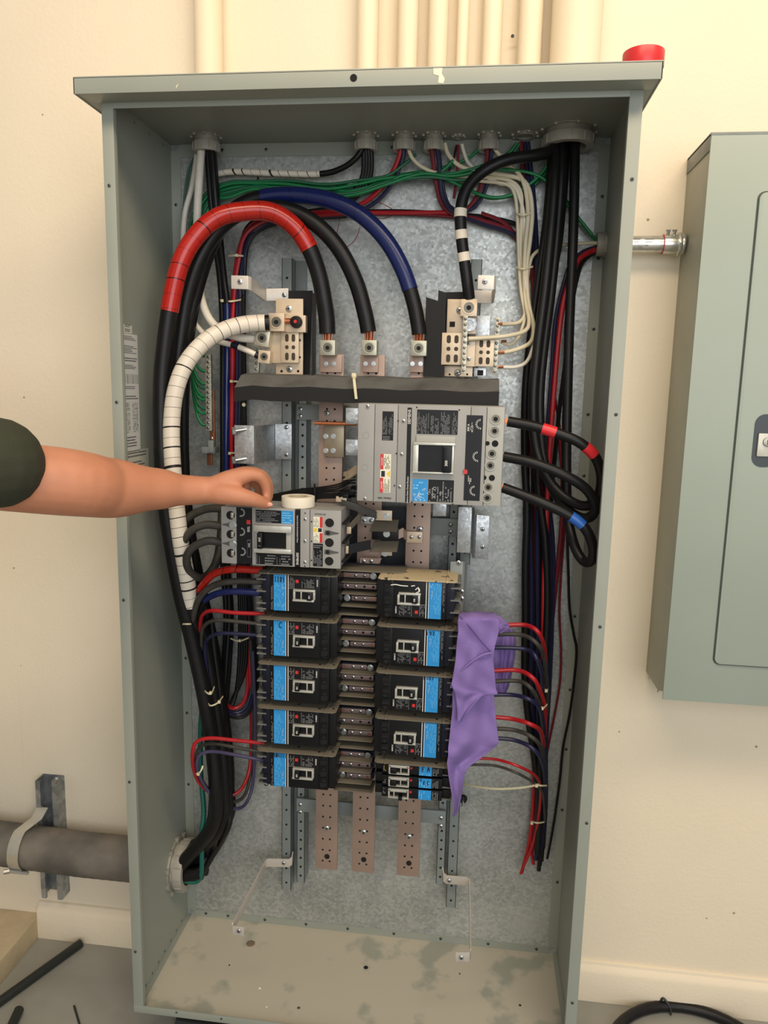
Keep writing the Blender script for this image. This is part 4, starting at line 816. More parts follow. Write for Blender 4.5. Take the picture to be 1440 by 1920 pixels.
for i in range(5):
    zc = R.c.z-PITCH_Z*i+.0405; py = pix((at(556, 1100, YE).x, YE, zc)).y
    barrier(f'tan dusty barrier plate, {pos[i]} one, on top of a black breaker', 482+(i > 2)*-1, 632-i*.8, py, YE-.004, .165, tan)
for i in range(5):
    zc = RC.z-RP*i+.0405+(.0 if i < 4 else .001); px0 = [708, 706, 704, 702, 701][i]
    barrier(['tan plate thick with flaking dust, on the topmost right breaker', 'tan dusty barrier plate, second right one, beside the purple cloth', 'tan dusty barrier plate, third right one, beside the purple cloth', 'tan dusty barrier plate, fourth right one, beside the purple cloth', 'tan dusty barrier plate above the three single breakers'][i], px0, px0+150, pix((at(780, 1100, YE).x, YE, zc)).y, YE-.004, .165, tan2 if i == 0 else tan, holes=i > 0)
# three single-pole breakers at lower right
for i in range(3):
    zc = zz(770, [1443, 1466, 1488][i], YE+.004); Q = Fr(YE+.004, 708, 1432, 845, 1453, at(845, 1443, YE).x-at(708, 1443, YE).x, .0225); Q.c.z = zc
    t = thing('single_breaker', ['narrow black breaker with a blue label handwritten FA, top of the three narrow ones', 'narrow black breaker with a blue label handwritten 3/EC, middle of the three narrow ones', 'narrow black breaker with an unwritten blue label, lowest of the three narrow ones'][i], 'circuit breaker', Q.c, 'narrow single-pole breakers')
    obj('case', Q.box(716, 1432, 830, 1453, 0, .09), bblk, t, bev=.0008); obj('load_end', Q.box(830, 1432, 845, 1452, .008, .09), bblk, t, bev=.0008); obj('line_end', Q.box(702, 1433, 716, 1452, .012, .09), bblk, t, bev=.0008)
    obj('load_fin', Q.box(828, 1450.5, 848, 1452.5, .004, .07), M('fin_grey', (0,0,0)), t, bev=.0003)
    e = MB()
    for a_, b_, c_, d_ in [(729, 1432.5, 768, 1438), (729, 1449.5, 768, 1452), (729, 1438, 732, 1450), (765, 1438, 768, 1450), (751, 1438, 753, 1450) if i < 2 else (739, 1438, 741, 1450)]: e.box(Q.X(a_), Q.X(c_), Q.Y-.007, Q.Y, Q.Z(d_), Q.Z(b_))
    e_ = obj('escutcheon', e, esc, t, bev=.0006)
    for q in (732, 765): inst('screw', SCs, e_, Q.pt(q, 1435.2, -.007), sc=.6)
    obj('handle', Q.box(733, 1439, 744, 1449, -.011, 0) if i < 2 else Q.box(749, 1445, 756, 1453, -.013, 0), bblk, t, bev=.001)
    obj('trip_button', Q.box(769.5, 1437, 773, 1441, -.0012, 0), redp, t)
    lb = obj('rating_label', Q.box(786, 1433, 810, 1453, -.0006, .001), labb, t); fine(Q.X(787), Q.X(809), Q.Z(1452), Q.Z(1434), Q.Y-.0006, 5, M('pale_blue_print', (0,0,0)), lb, True, fill=.4, th=.3)
    fine(Q.X(812), Q.X(824), Q.Z(1452), Q.Z(1434), Q.Y, 4, labg, t, True); fine(Q.X(719), Q.X(724), Q.Z(1452), Q.Z(1434), Q.Y, 2, M('yellow_print', (190, 170, 60), .6) if i == 0 else labg, t, True, fill=.6)
    OFF[t.name] = Q.c.copy()
    if i == 0: write('FA', 793, 1443, t, .0036, .0055, 10, Y=YE+.0030)
    if i == 1: write('3', 789, 1462, t, .0014, .004, 6, Y=YE+.0030); write('EC', 795, 1468, t, .0026, .0042, 8, Y=YE+.0030)
# ============================================================ BRANCH CONNECTORS BETWEEN THE COLUMNS
YS = .150
ordn = ['top', 'second', 'third', 'fourth', 'bottom']; rn2 = ['upper strap, big bolt at its right end', 'middle strap with two open holes', 'lower strap, big bolt at its left end']
strapm = M('plum_copper_strap', (150, 128, 122), .45, .5, .10, 40)
for g in range(5):
    for k in range(3):
        py = [1079, 1099.5, 1122][k]; z = zz(672, py, YS)-(PITCH_Z*g*1.045)+(.0 if g == 0 else .0)
        t = thing('branch_strap', f'copper {rn2[k]}, in the {ordn[g]} group between the breakers', 'connector', (at(672, py, YS).x, YS, z), 'copper straps between the breaker columns')
        dxg = -.0012*g
        x0_, x1_ = [(642, 693), (637, 706), (659, 706)][k]; a, b = at(x0_, py, YS).x+dxg, at(x1_, py, YS).x+dxg
        obj('strap', MB().box(a, b, YS, YS+.006, z-.0052, z+.0052), strapm, t, bev=.0006)
        obj('strap_back', MB().box(at(636, py, YS).x, at(708, py, YS).x, YS+.006, YS+.03, z-.0075, z+.0075), bnavy, t)
        for j, xx in enumerate([651, 667, 683.5, 700]):
            p = at(xx, py, YS); p.x += dxg; p.z = z; p.y = YS
            if (k == 0 and j == 3) or (k == 2 and j == 0): bolt(t, p+Vector((0, .001 if k else .001, 0)), .95)
            elif (k == 1 and j > 1): hole(t, p, .85)
            elif (k == 0 and j == 0) or (k == 2 and j == 3): obj('copper_dimple', MB().cyl(p+Vector((0, .001, 0)), p-Vector((0, .0006, 0)), .0028, seg=12), copper, t)
            else: screw(t, p, .85)
    for k in range(4):
        py = [1093, 1115, 1138, 1154][k]; z = zz(672, py, .125)-(PITCH_Z*g*1.045*.985)
        x0_, x1_ = [(636, 707), (634, 706), (636, 706), (632, 709)][k]; a, b = at(x0_, py, .125).x-.001*g, at(x1_, py, .125).x-.001*g
        t = obj('barrier_fin', MB().prism([(a+.004, .125), (b-.002, .125), (b, .13), (b, .18), (a, .18), (a, .13)], z-.001, z+.001, 'z'), tan, bev=.0004)
        tag(t, f'tan dusty barrier fin, number {"one two three four".split()[k]} down in the {ordn[g]} group between the breakers', 'fin', 'tan fins between the breaker columns'); OFF[t.name] = Vector((0,0,0))
t = thing('barrier_tray', 'tan dusty plate with a rounded corner above the topmost copper strap', 'plate', at(690, 1070, .11)); z = zz(690, 1072, .110)
obj('plate', MB().prism([(at(630, 1072, .11).x, .11), (at(745, 1072, .11).x, .11), (at(757, 1072, .11).x, .118), (at(759, 1072, .11).x, .15), (at(759, 1072, .11).x, .17), (at(630, 1072, .11).x, .17)], z-.0015, z+.0015, 'z'), tan, t, bev=.0006)
obj('back_wall', MB().box(at(636, 1072, .11).x, at(757, 1072, .11).x, .168, .171, z-.02, z+.004), bnavy, t)
# centre copper straps below the large breaker
t = thing('centre_strap', 'copper strap with one bolt, its black sleeve running up to the 200 amp breaker', 'connector', at(725, 967, .14))
obj('strap_end', MB().pbox(704, 957, 735, 976, .135, .139), busb, t, bev=.001); bolt(t, at(725, 968, .135), .9)
obj('sleeve', MB().strip(spl([Zp(640, 943, .12), Zp(665, 950, .12), Zp(690, 960, .13), Zp(706, 966, .136)]), .016, .006, (0, 0, 1)), blk2, t, bev=.0008); obj('sleeve_tip', MB().pbox(630, 931, 650, 941, .118, .124), busb, t, bev=.0006)
for nm, q, hh in [('upper', (725, 1001), 0), ('lower', (722, 1037), 1)]:
    t = thing('centre_strap', f'dark centre bus plate with a bolt and a tan shield, {nm} of two', 'connector', at(q[0], q[1], .16))
    if not hh: obj('strap_end', MB().pbox(697, 989, 747, 1013, .160, .166), bblk, t, bev=.001)
    else: obj('strap_end', MB().pbox(714, 1030, 735, 1042, .160, .164), busb, t, bev=.001)
    bolt(t, at(q[0], q[1], .160), .95)
    o_ = MB(); y_t, y_b = (975, 997) if not hh else (1015, 1035); o_.add([at(702, y_t, .16), at(748, y_t, .16), at(744, y_b, .130), at(692, y_b-1, .130), at(702, y_t, .162)+Vector((0, .002, .001)), at(748, y_t, .162)+Vector((0, .002, .001)), at(744, y_b, .132)+Vector((0, .002, -.001)), at(692, y_b-1, .132)+Vector((0, .002, -.001))], [(0, 1, 2, 3), (7, 6, 5, 4), (0, 4, 5, 1), (1, 5, 6, 2), (2, 6, 7, 3), (3, 7, 4, 0)])
    obj('dust_shield', o_, tan, t)
t = thing('centre_strap', 'bright copper strap with two screws on the right bus bar below the large breaker', 'connector', at(775, 1006, .19))
obj('strap_end', MB().pbox(762, 997, 792, 1018, .188, .1995), busb, t, bev=.001); obj('strap_bend', MB().strip([Zp(745, 1003, .17), Zp(755, 998, .172), Zp(762, 1006, .189)], .02, .004, (0, 0, 1)), bus, t)
for x in (771, 786): screw(t, at(x, 1007, .188), 1.0)
t = thing('centre_strap', 'dark copper strap with two screws, lowest of the centre straps above the tan tray', 'connector', at(690, 1052, .17))
obj('strap_end', MB().add(*(lambda v: (v+[p+Vector((0, .004, 0)) for p in v], [(0, 1, 2, 3), (7, 6, 5, 4), (0, 4, 5, 1), (1, 5, 6, 2), (2, 6, 7, 3), (3, 7, 4, 0)]))([at(676, 1046, .17), at(716, 1047, .17), at(708, 1061, .17), at(674, 1061, .17)])), bus, t)
for x in (682, 696): screw(t, at(x, 1052, .17), 1.1)
t = thing('centre_strap', 'zinc clip with two screws above the slanted copper jaw', 'connector', at(688, 976, .16)); obj('strap_end', MB().pbox(677, 969, 702, 982, .16, .166), zinc, t, bev=.001)
for x in (683, 696): screw(t, at(x, 976, .16), 1.05)
for nm, pth, tip in [('upper', [Zp(675, 968, .13), Zp(652, 993, .11)], (650, 988, 658, 1001)), ('lower', [Zp(695, 1021, .13), Zp(652, 1030, .11)], (648, 1024, 653, 1038))]:
    t = thing('breaker_jaw', f'slanted connector leaf from the 200 amp breaker, {nm} of two', 'connector', pth[1])
    obj('leaf', MB().strip(pth, .014 if nm == 'upper' else .02, .003, (0, -.3, 1) if nm == 'upper' else (0, 0, 1)), tan if nm == 'upper' else bblk, t); obj('leaf_tip', MB().pbox(*tip, .105, .112), busb, t, bev=.0006)
obj('dark_backing', MB().pbox(648, 950, 806, 1062, .262, .264), M('dark_pan', (52, 56, 62), .5, .3), E_, label='dark plate between the bus bars')
# ============================================================ HEAVY FEEDER CABLES
cable('power_cable', 'heaviest black cable with a long red taped arch ending at the left bus bar lug', 'B-.025,-.012 398,1550,.19 405,1480,.17 398,1400,.17 382,1300,.16 360,1200,.15 338,1110,.13 320,1010,.11 308,920,.10 303,820,.10 303,720,.10 310,640,.10 322,560,.10 340,490,.10 370,440,.11 410,407,.12 460,396,.13 510,398,.14 552,425,.15 580,466,.16 598,515,.17 609,570,.175 613,600,.178 614,626,.178', .0172, blk, 'arching feeder cables', [((313,583),(579,466),redt,'red_tape','glossy red tape wrap')], seg=16)
cable('power_cable', 'heavy black cable arching plain black to the middle bus bar lug', 'B.008,-.024 414,1550,.21 420,1480,.20 414,1400,.20 400,1300,.20 382,1200,.19 362,1110,.18 344,1010,.16 334,920,.15 330,820,.15 331,720,.15 338,640,.15 350,560,.15 372,490,.15 405,435,.16 448,400,.165 500,390,.165 550,397,.17 598,425,.17 638,470,.175 668,530,.178 685,590,.18 691,623,.18', .0165, blk, 'arching feeder cables', seg=16)
cable('power_cable', 'heavy cable arching in dark blue tape to the right bus bar lug', 'B.026,.005 422,1540,.235 428,1470,.235 424,1390,.235 412,1300,.235 396,1200,.23 376,1110,.22 356,1010,.2 345,920,.19 341,820,.19 343,720,.19 350,640,.19 364,560,.19 388,480,.19 420,415,.19 455,383,.19 500,369,.19 560,366,.185 620,376,.18 675,402,.18 722,448,.18 755,505,.18 775,565,.18 784,610,.18 786,627,.18', .0155, blk, 'arching feeder cables', [((492,370),(760,548),blut,'blue_tape','dark blue tape wrap')], seg=16)
t = cable('power_cable', 'heavy cable fully wrapped in white tape curving to the left neutral lug', '400,1560,.22 404,1480,.20 396,1390,.20 385,1300,.19 372,1210,.17 358,1135,.14 350,1080,.12 338,1010,.10 329,930,.09 323,860,.09 322,790,.09 330,730,.09 350,680,.10 385,640,.12 425,617,.14 465,607,.155 505,605,.165', .0160, blk, None, [((356,1135),(496,606),whtt,'white_tape','white tape with black gaps')], seg=16)
cable('power_cable', 'heavy black cable with three white bands arching to the right neutral lug', '1050,262,.262 1035,282,.24 1005,291,.22 950,300,.20 905,322,.19 876,352,.18 864,392,.175 865,440,.175 871,490,.178 877,535,.18 880,560,.185', .0118, blk, None, [((863,391),(863,408),whtb,'white_band'),((866,432),(867,450),whtb,'white_band'),((869,472),(871,492),whtb,'white_band')], seg=14)
for k in range(8): obj('copper_strand', MB().cyl(at(871+k*2.2, 562, .183), at(872+k*2.0, 553, .183), .0012, seg=5), copper, bpy.data.objects['power_cable.004'])
# from the top left bushing
cable('power_cable', 'thick white cable dropping from the top left bushing to the middle neutral lug', '379,262,.262 376,300,.25 371,380,.24 369,460,.235 374,540,.22 388,590,.20 412,618,.19 445,632,.185 480,636,.185', .0088, wht, 'white cables at upper left')
t = cable('power_cable', 'thinner white cable behind the thick one, ending at the lowest left neutral lug', '372,262,.27 368,300,.29 360,350,.285 347,400,.28 343,460,.27 344,530,.25 352,575,.23 368,610,.21 395,635,.195 440,648,.19 465,658,.185 486,668,.185', .0062, wht, 'white cables at upper left', [((347,566),(348,571),ink,'ink_band'),((437,646),(441,648),ink,'ink_band'),((482,665),(486,668),ink,'ink_band')])
for k, (dx, Y) in enumerate([(0, .262), (7, .275), (13, .262), (9, .25)]):
    bl = [((426,570),(424,900),blut,'blue_tape')] if k == 2 else []
    cable('power_cable', 'black cable dropping from the top left bushing into the left harness' if k != 2 else 'black cable turning to dark blue tape, thickest of the vertical left harness', '395,262,.262 401,300,.262 407,380,.262 414,460,.258 421,530,.25 426,570,.25 426,640,.25 425,760,.25 424,870,.25 424,960,.26 426,1060,.28 430,1150,.28 424,1250,.27 416,1350,.26 412,1450,.25 404,1540,.24 B.0,.03' if k == 2 else f'{388+dx*.7},262,{Y} {390+dx},300 {396+dx},380 {405+dx},460,.27 {414+dx*.7},540,.27 {418+dx},640,.275 {418+dx*.8},760 {418+dx*.8},880 {415+dx},980,.28 {418+dx},1060,.29 {424+dx},1150,.285 {420+dx},1250,.28 {412+dx},1350,.27 {412+dx},1450,.26 {400+dx*.6},1540,.25 B{-.01+.002*dx:.3f},.026', .0070, blk, 'black cables from the top left bushing', bl)
# white-taped cable and black ones from the second bushing
cable('power_cable', 'white taped cable running level under the cabinet top into the all-black bushing', '405,326,.285 440,322,.285 520,325,.28 600,326,.28 640,316,.275 668,296,.268 684,270,.266', .0062, blk, None, [((405,326),(600,326),whtt,'white_tape')])
for k in range(4):
    dx = k*5; cable('power_cable', 'black cable from the all-black bushing bending left behind the arches', f'{680+dx*.9},266,.266 {682+dx},300,.275 {678+dx},335,.285 {655+dx},368,.29 {620+dx},389,.295 {570},{398+k*3} 500,{408+k*3} 465,{425+k*4},.29 {452+k*3},470,.285 {448+k*3},560,.285 {449+k*3},700 {450+k*3},850 {448+k*3},950 {447+k*4},1060 {450+k*4},1160,.28 {448+k*4},1250 {440-k},1310,.27 {424},1330,.25 {405+k*2},1290,.23 {392+k*2},1230,.22', .0050, blk, 'black cables from the all-black bushing')
# ------------------------------------------------------------ red and blue wires
def wires(nm, lab, grp, paths, r, mat, seg=8):
    for p in paths: cable(nm, lab, p, r, mat, grp, cat='wire', seg=seg)
LV = '{a},560,.265 {b},700 {c},860 {c},960,.275 {d},1080,.285 {e},1180 {f},1260 {f},1300 {g},1325,.27 {h},1326,.26 {i},1304,.24 385,1270,.22'
def left_drop(dx, end=None): return f'{436+dx},560,.265 {436+dx},700 {434+dx},860 {438+dx},960,.275 {446+dx},1050,.285 {452+dx},1130 {460+dx},1220 {464+dx},1280 {456+dx*.6},{1316+dx},.27 {436+dx*.3},{1327+dx},.26 {418},{1310+dx},.24 404,1270,.22 392,1200,.2'
wires('wire', 'red wire from beside the all-black bushing, dropping in the left harness', None, ['752,268,.272 746,300,.28 725,340,.285 690,375,.29 650,392,.292 600,398,.292 540,402,.29 490,412,.285 462,434,.28 448,470,.27 441,510,.265 '+left_drop(1)], .0048, redw)
wires('wire', 'second red wire of the left harness, in front and brightest at mid height', None, ['850,398,.295 760,399,.295 690,399,.292 600,403,.288 520,408,.28 478,424,.275 456,448,.268 447,490,.262 441,530,.258 436,600,.255 435,700,.255 434,860 440,960,.27 450,1050,.28'], .0046, redw)
wires('wire', 'dark blue wire beside the red ones of the left harness', 'blue wires of the left harness', ['757,268,.274 754,300,.282 735,345,.288 700,382,.293 650,402,.294 560,408,.29 490,420,.288 466,445,.282 455,490,.275 448,540,.27 '+left_drop(9), '560,412,.296 500,420,.292 460,450,.286 444,500,.28 '+left_drop(14)], .0044, blu)
wires('wire', 'black wire beside the red ones of the left harness', 'black wires of the left harness', [f'650,{404+k},.298 560,{410+k*2} 495,{424+k*3},.295 468,{450+k*3},.29 {457+k*2},500,.285 {452+k*2},560,.28 '+left_drop(16+k*3) for k in range(2)], .0040, blk)
# dropping from bushings four, five, six and running along the top
Rv = lambda x1, x2, x3, x4, Y='.285': f'{x1},560,{Y} {x2},700 {x3},850 {x4},1000 {x4},1150 {x4*.8+202:.0f},1280 {x4*.4+610:.0f},1400 {x4*.35+661:.0f},1500 {x4*.3+708:.0f},{1590+(x4%7)*4}'
wires('wire', 'red wire curving through the level harness and down the right side', 'red wires toward the right harness',
    ['808,270,.274 813,310,.28 819,350,.285 829,383,.288 852,402,.29 900,412 955,432,.292 980,455 996,500,.288 '+Rv(1000,996,990,988), '902,400,.296 940,415 965,440 985,480,.292 '+Rv(1004,1002,998,1004,'.292')], .0048, dred)
wires('wire', 'red wire from the bushing left of the bare locknut, bending left into the level harness', None, ['914,268,.276 912,305,.285 903,345,.29 888,378,.292 870,394,.294 840,399,.296'], .0044, dred)
wires('wire', 'blue wire from a top bushing bending into the level harness', 'blue wires from the top bushings', ['822,270,.276 826,320,.28 832,360,.285 842,386,.288 858,396,.29', '922,268,.28 918,320,.288 908,360,.292 890,388,.294 870,396,.296', '819,270,.27 824,320,.275 829,365,.28 848,396,.284 900,418,.29 960,438 990,470 '+Rv(1006,1004,1000,1012,'.29')], .0044, blu)
wires('wire', 'black wire in the level harness across the back of the cabinet', 'black wires of the level harness', ['560,398,.30 680,396 760,396 850,401 920,408 975,424,.296 995,460 '+Rv(1008,1006,1002,996), '850,405,.298 900,413 960,418 990,440,.29 1003,500 '+Rv(1012,1008,1004,1020)], .0040, blk)
wires('wire', 'dull red wire in the level harness across the back of the cabinet', 'dull red wires of the level harness', ['600,403,.30 700,401 780,402 860,408,.298 930,424 970,450 984,480'], .0036, dred)
wires('wire', 'thin paired wire from the smallest top fitting, red and black', 'wires from the smallest top fitting', ['859,272,.284 858,310 854,350 851,372'], .0030, dred); wires('wire', 'thin black wire from the smallest top fitting', None, ['856,272,.286 850,300,.295 842,320'], .0022, blk)
wires('wire', 'upright wire directly under the bare locknut', 'upright wires under the bare locknut', ['977,266,.285 979,300 981,330 986,380,.29 1000,440 1010,520 '+Rv(1012,1010,1008,1028,'.288')], .0046, dred)
wires('wire', 'dark upright wire directly under the bare locknut', 'dark upright wires under the bare locknut', ['985,266,.285 987,300 992,360 1000,440 1008,520 '+Rv(1016,1014,1014,1036,'.28'), '990,266,.28 996,320 1002,380 1006,450 1006,520 '+Rv(1008,1006,1000,1030,'.275')], .0044, blu)
# greens
gp = []
for k in range(9):
    a = random.uniform(-1, 1); y = 334+k*3.4+random.uniform(-1.5, 1.5); zj = random.uniform(.268, .296)
    gp.append(f'{388-(k%3)},{[668,697,720,728,742,748,766,773,797][k]},.24 {372},{[664,690,712,722,736,745,758,770,786][k]},.24 {352+k},{640+k*8},.26 {350+k*2},560,.28 {352+k*2.5},480,.295 {360+k*3},410,{zj:.3f} {388+k*2},{362+k*1.5} 430,{y+random.uniform(4,10)} 480,{340+k*1.8} 540,{y+6+random.uniform(-3,3)} 610,{344+k*3.6+random.uniform(-4,4)} 670,{342+k*3.2+random.uniform(-4,4)} 725,{330+k*2} '+['755,310 780,290,.285','790,322 840,312 880,295,.29 905,272,.28','800,328 850,325 900,312 950,290,.29 970,268,.285','745,318 757,300,.29 758,270,.275','790,330 860,345 920,372,.29 990,355 1035,312','770,326 800,330 830,320 850,300','800,332 860,338 900,330 950,300,.285 976,268','760,328 820,330 900,365 950,368 1000,340 1035,300','790,326 850,330 930,318 1010,330 1060,380 1110,440'][k])
for k, p_ in enumerate(gp): cable('ground_wire', f'green ground wire landing {["topmost","second","third","fourth","fifth","sixth","seventh","eighth","lowest"][k]} on the ground bar at left', p_, .0034, grn if k % 3 else M('pale_green_jacket', (30, 96, 62), .4), 'green ground wires', cat='wire')
wires('ground_wire', 'thin dark green wire at the far upper left corner inside', 'dark green wires at the upper left', ['372,285,.29 355,315,.295 346,370 342,440 338,520', '376,285,.29 360,320,.298 350,380 347,450 342,530'], .0026, dgrn)
cable('ground_wire', 'teal ground cable hanging at lower left and entering the large side bushing', '386,1200,.25 384,1290,.25 377,1350,.24 376,1440,.23 382,1520,.21 378,1565,.20 B-.034,-.020', .0062, teal, None, cat='wire')
o = thing('cable_tie', 'dark tie round the green wires under the cabinet top', 'cable tie', at(486, 345, .28)); obj('band', MB().strip([Zp(484, 332, .285), Zp(483, 340, .278), Zp(486, 352, .286)], .004, .002, (1, 0, 0)), blk, o)
# right whites
for k, p in enumerate(['764,268,.27 772,295,.275 800,318,.28 850,330,.28 920,333,.28 958,340,.275 976,360,.27 978,400,.27 976,460 978,520 982,560,.26 984,590,.25 972,605,.24 945,608,.22 932,607,.205',
    '834,268,.275 842,292,.28 870,315,.28 930,326,.275 975,335,.27 992,355,.265 998,400 994,450,.262 988,500 990,560,.25 1000,610,.24 996,640,.23 975,653,.215 950,660,.21 932,662,.205',
    '920,266,.275 932,285,.28 955,310,.275 972,325,.27 984,350,.265 990,400 985,460,.26 983,520 986,570,.25 992,600,.23 985,620,.21 950,630,.19 900,634,.185 878,635,.18',
    '866,270,.284 872,292,.288 884,312,.285 930,342,.28 962,348,.275 974,370,.27 983,410 983,470 986,540,.255 998,590,.25 1000,640,.24 990,675,.225 968,688,.21 932,688,.205',
    '850,334,.285 905,340,.28 950,346,.275 965,365,.268 970,410 972,470 976,540,.26 984,590,.25 980,612,.24 970,636,.22 955,646,.212 940,641,.205']):
    cable('neutral_wire', f'cream neutral wire ending right of the right neutral block at the {["topmost screw", "third lit screw", "inner terminal strip", "lowest screw", "second screw"][k]}', p, [.0042, .0046, .0044, .0040, .0036][k], crm if k != 3 else wht, 'cream neutral wires', cat='wire')
for q in [(934, 607, 942), (934, 661, 946), (934, 688, 944), (880, 635, 894), (940, 640, 950)]: obj('bare_end', MB().cyl(at(q[0], q[1], .2), at(q[2], q[1]-.5, .2), .0026, seg=8), M('dull_copper', (150, 88, 60), .45, .6), NR)
cable('neutral_wire', 'white wire crossing behind the heavy right cables into the side bushing', '1140,456,.286 1100,456,.28 1060,459,.28 1020,466,.275 1000,478,.27 992,500,.265 988,530,.262', .0040, crm, None, cat='wire')
for y in (401, 502): tie_path(f'yellowed tie round the cream wires, {"upper" if y < 450 else "lower"} one', f'968,{y-1},.262 980,{y+2},.252 999,{y-2},.262', .004)
# wires out of the right side bushing
wires('wire', 'wire curving from the right side bushing down behind the heavy cable', 'wires from the right side bushing', ['1138,462,.286 1110,466 1085,478,.28 1068,500 1055,540,.275 1042,600 1036,680 1030,760 1024,850'], .0046, blu)
wires('wire', 'bright red wire curving down from the right side bushing, thickest red one at right', None, ['1138,466,.28 1112,470 1086,486,.27 1070,520,.262 1056,570 1047,640 1040,720 1034,800 1028,900 1024,1000 1020,1100 1018,1250 1014,1400,.27'], .0058, redw)
wires('wire', 'black wire beside the bright red one from the right side bushing', None, ['1138,470,.284 1114,474 1092,492 1080,530 1068,600 1060,680 1050,760 1040,860 1032,960 1028,1100 1026,1250'], .0046, blk)
wires('ground_wire', 'green wire slanting down to the right side bushing', None, ['1020,335,.30 1058,372,.295 1085,410 1108,440 1125,455,.288'], .0036, grn)
# heavy verticals from the largest bushing
hv = 'heavy black cable dropping from the largest bushing'
cable('power_cable', 'heavy black cable with two red bands looping into the large breaker', '1042,266,.25 1040,330,.22 1034,420,.21 1022,540,.20 1008,650,.19 1000,740,.18 1002,820,.17 1018,880,.15 1050,925,.13 1090,948,.11 1118,938,.09 1128,900,.08 1118,860,.07 1090,832,.06 1050,814,.06 1000,799,.065 952,790,.07', .0100, blk, 'leads of the large breaker', [((1018,804),(1040,811),redb,'red_band'),((1095,836),(1112,852),redb,'red_band')], seg=14)
cable('power_cable', 'heavy black cable without a band looping into the middle of the large breaker', '1054,266,.25 1052,330,.23 1046,420,.225 1034,540,.22 1020,650,.21 1012,740,.20 1014,820,.19 1026,890,.17 1050,940,.14 1082,968,.11 1106,970,.09 1116,950,.08 1100,918,.07 1060,892,.06 1000,868,.06 944,856,.07', .0100, blk, 'leads of the large breaker', seg=14)
cable('power_cable', 'heavy black cable with a blue band, lowest loop of the large breaker', '1078,266,.25 1077,350,.23 1074,460,.22 1068,600,.21 1064,740,.19 1062,860,.17 1064,960,.14 1076,1020,.11 1094,1052,.09 1110,1050,.07 1112,1025,.065 1098,992,.06 1070,968,.06 1020,944,.06 980,928,.065 942,914,.07', .0100, blk, 'leads of the large breaker', [((1070,968),(1090,983),blub,'blue_band')], seg=14)
cable('power_cable', 'heavy black cable of the right drop, farthest left of them, running straight down', '1035,268,.27 1032,330,.26 1024,420,.255 1010,520,.25 994,640,.25 985,740,.25 984,860,.255 988,960 985,1060,.26 985,1160,.265 984,1260 990,1340 1002,1420 1010,1500 1010,1580', .0085, blk, None, seg=12)
cable('power_cable', 'heavy black cable of the right drop behind the front pair', '1062,268,.28 1058,340,.27 1050,430,.265 1045,470 1030,540 1018,620 1010,720,.26 1006,820 1010,920 1022,1010 1026,1120,.26 1022,1240,.255 1016,1320 1014,1420 1012,1520 1008,1600', .0085, blk, None, seg=12)
for q in [(949, 789), (942, 855), (940, 913)]:
    for k in range(5): obj('copper_strand', MB().cyl(at(q[0]-5, q[1]-4+k*2.2, .071), at(q[0]+5, q[1]-4+k*2.2, .071), .0011, seg=5), copper, B3)
# right lower harness
wires('wire', 'dark blue wire of the lower right harness', 'blue wires of the lower right harness', [f'{992+k*16},950,.28 {996+k*12},1080 {996+k*12},1200,.275 {998+k*9},1300 {1004+k*6},1400,.27 {1008+k*5},1500 {1008+k*4},1580 {1004+k*4},{1612-k*8}' for k in range(3)], .0048, blu)
wires('wire', 'black wire of the lower right harness', 'black wires of the lower right harness', [f'{984+k*14},950,.285 {986+k*13},1080 {990+k*11},1200,.28 {1000+k*7},1300 {1008+k*5},1400,.275 {1012+k*3},1500 {1014+k*2},1580 {1010+k*2},{1632-k*10}' for k in range(3)], .0050, blk)
wires('wire', 'red wire of the lower right harness', 'red wires of the lower right harness', ['1004,860,.29 1006,1000 1004,1120 1002,1250,.285 1003,1360 1003,1450 998,1530 990,1590 978,1636', '988,880,.29 990,1000 988,1120 988,1230 992,1320,.285 1000,1400 1000,1500 996,1580 1000,1620'], .0042, redw)
wires('wire', 'red wire crossing from upper right into the lower right harness', None, ['1048,800,.285 1055,900 1052,1000 1042,1100 1032,1200 1027,1300 1024,1380 1016,1440'], .0048, dred)
wires('wire', 'thinner red wire bowing out right of the harness', None, ['1040,740,.30 1058,860,.295 1060,960 1052,1080 1049,1150 1052,1220 1050,1280 1040,1340 1028,1400 1020,1450'], .0026, dred)
wires('wire', 'long thin black wire hanging by itself near the right inner wall', None, ['1066,900,.29 1064,1000 1066,1080 1068,1140 1076,1190 1081,1220 1076,1280 1068,1340 1056,1400 1050,1460 1042,1520 1034,1570 1026,1610'], .0030, blk)
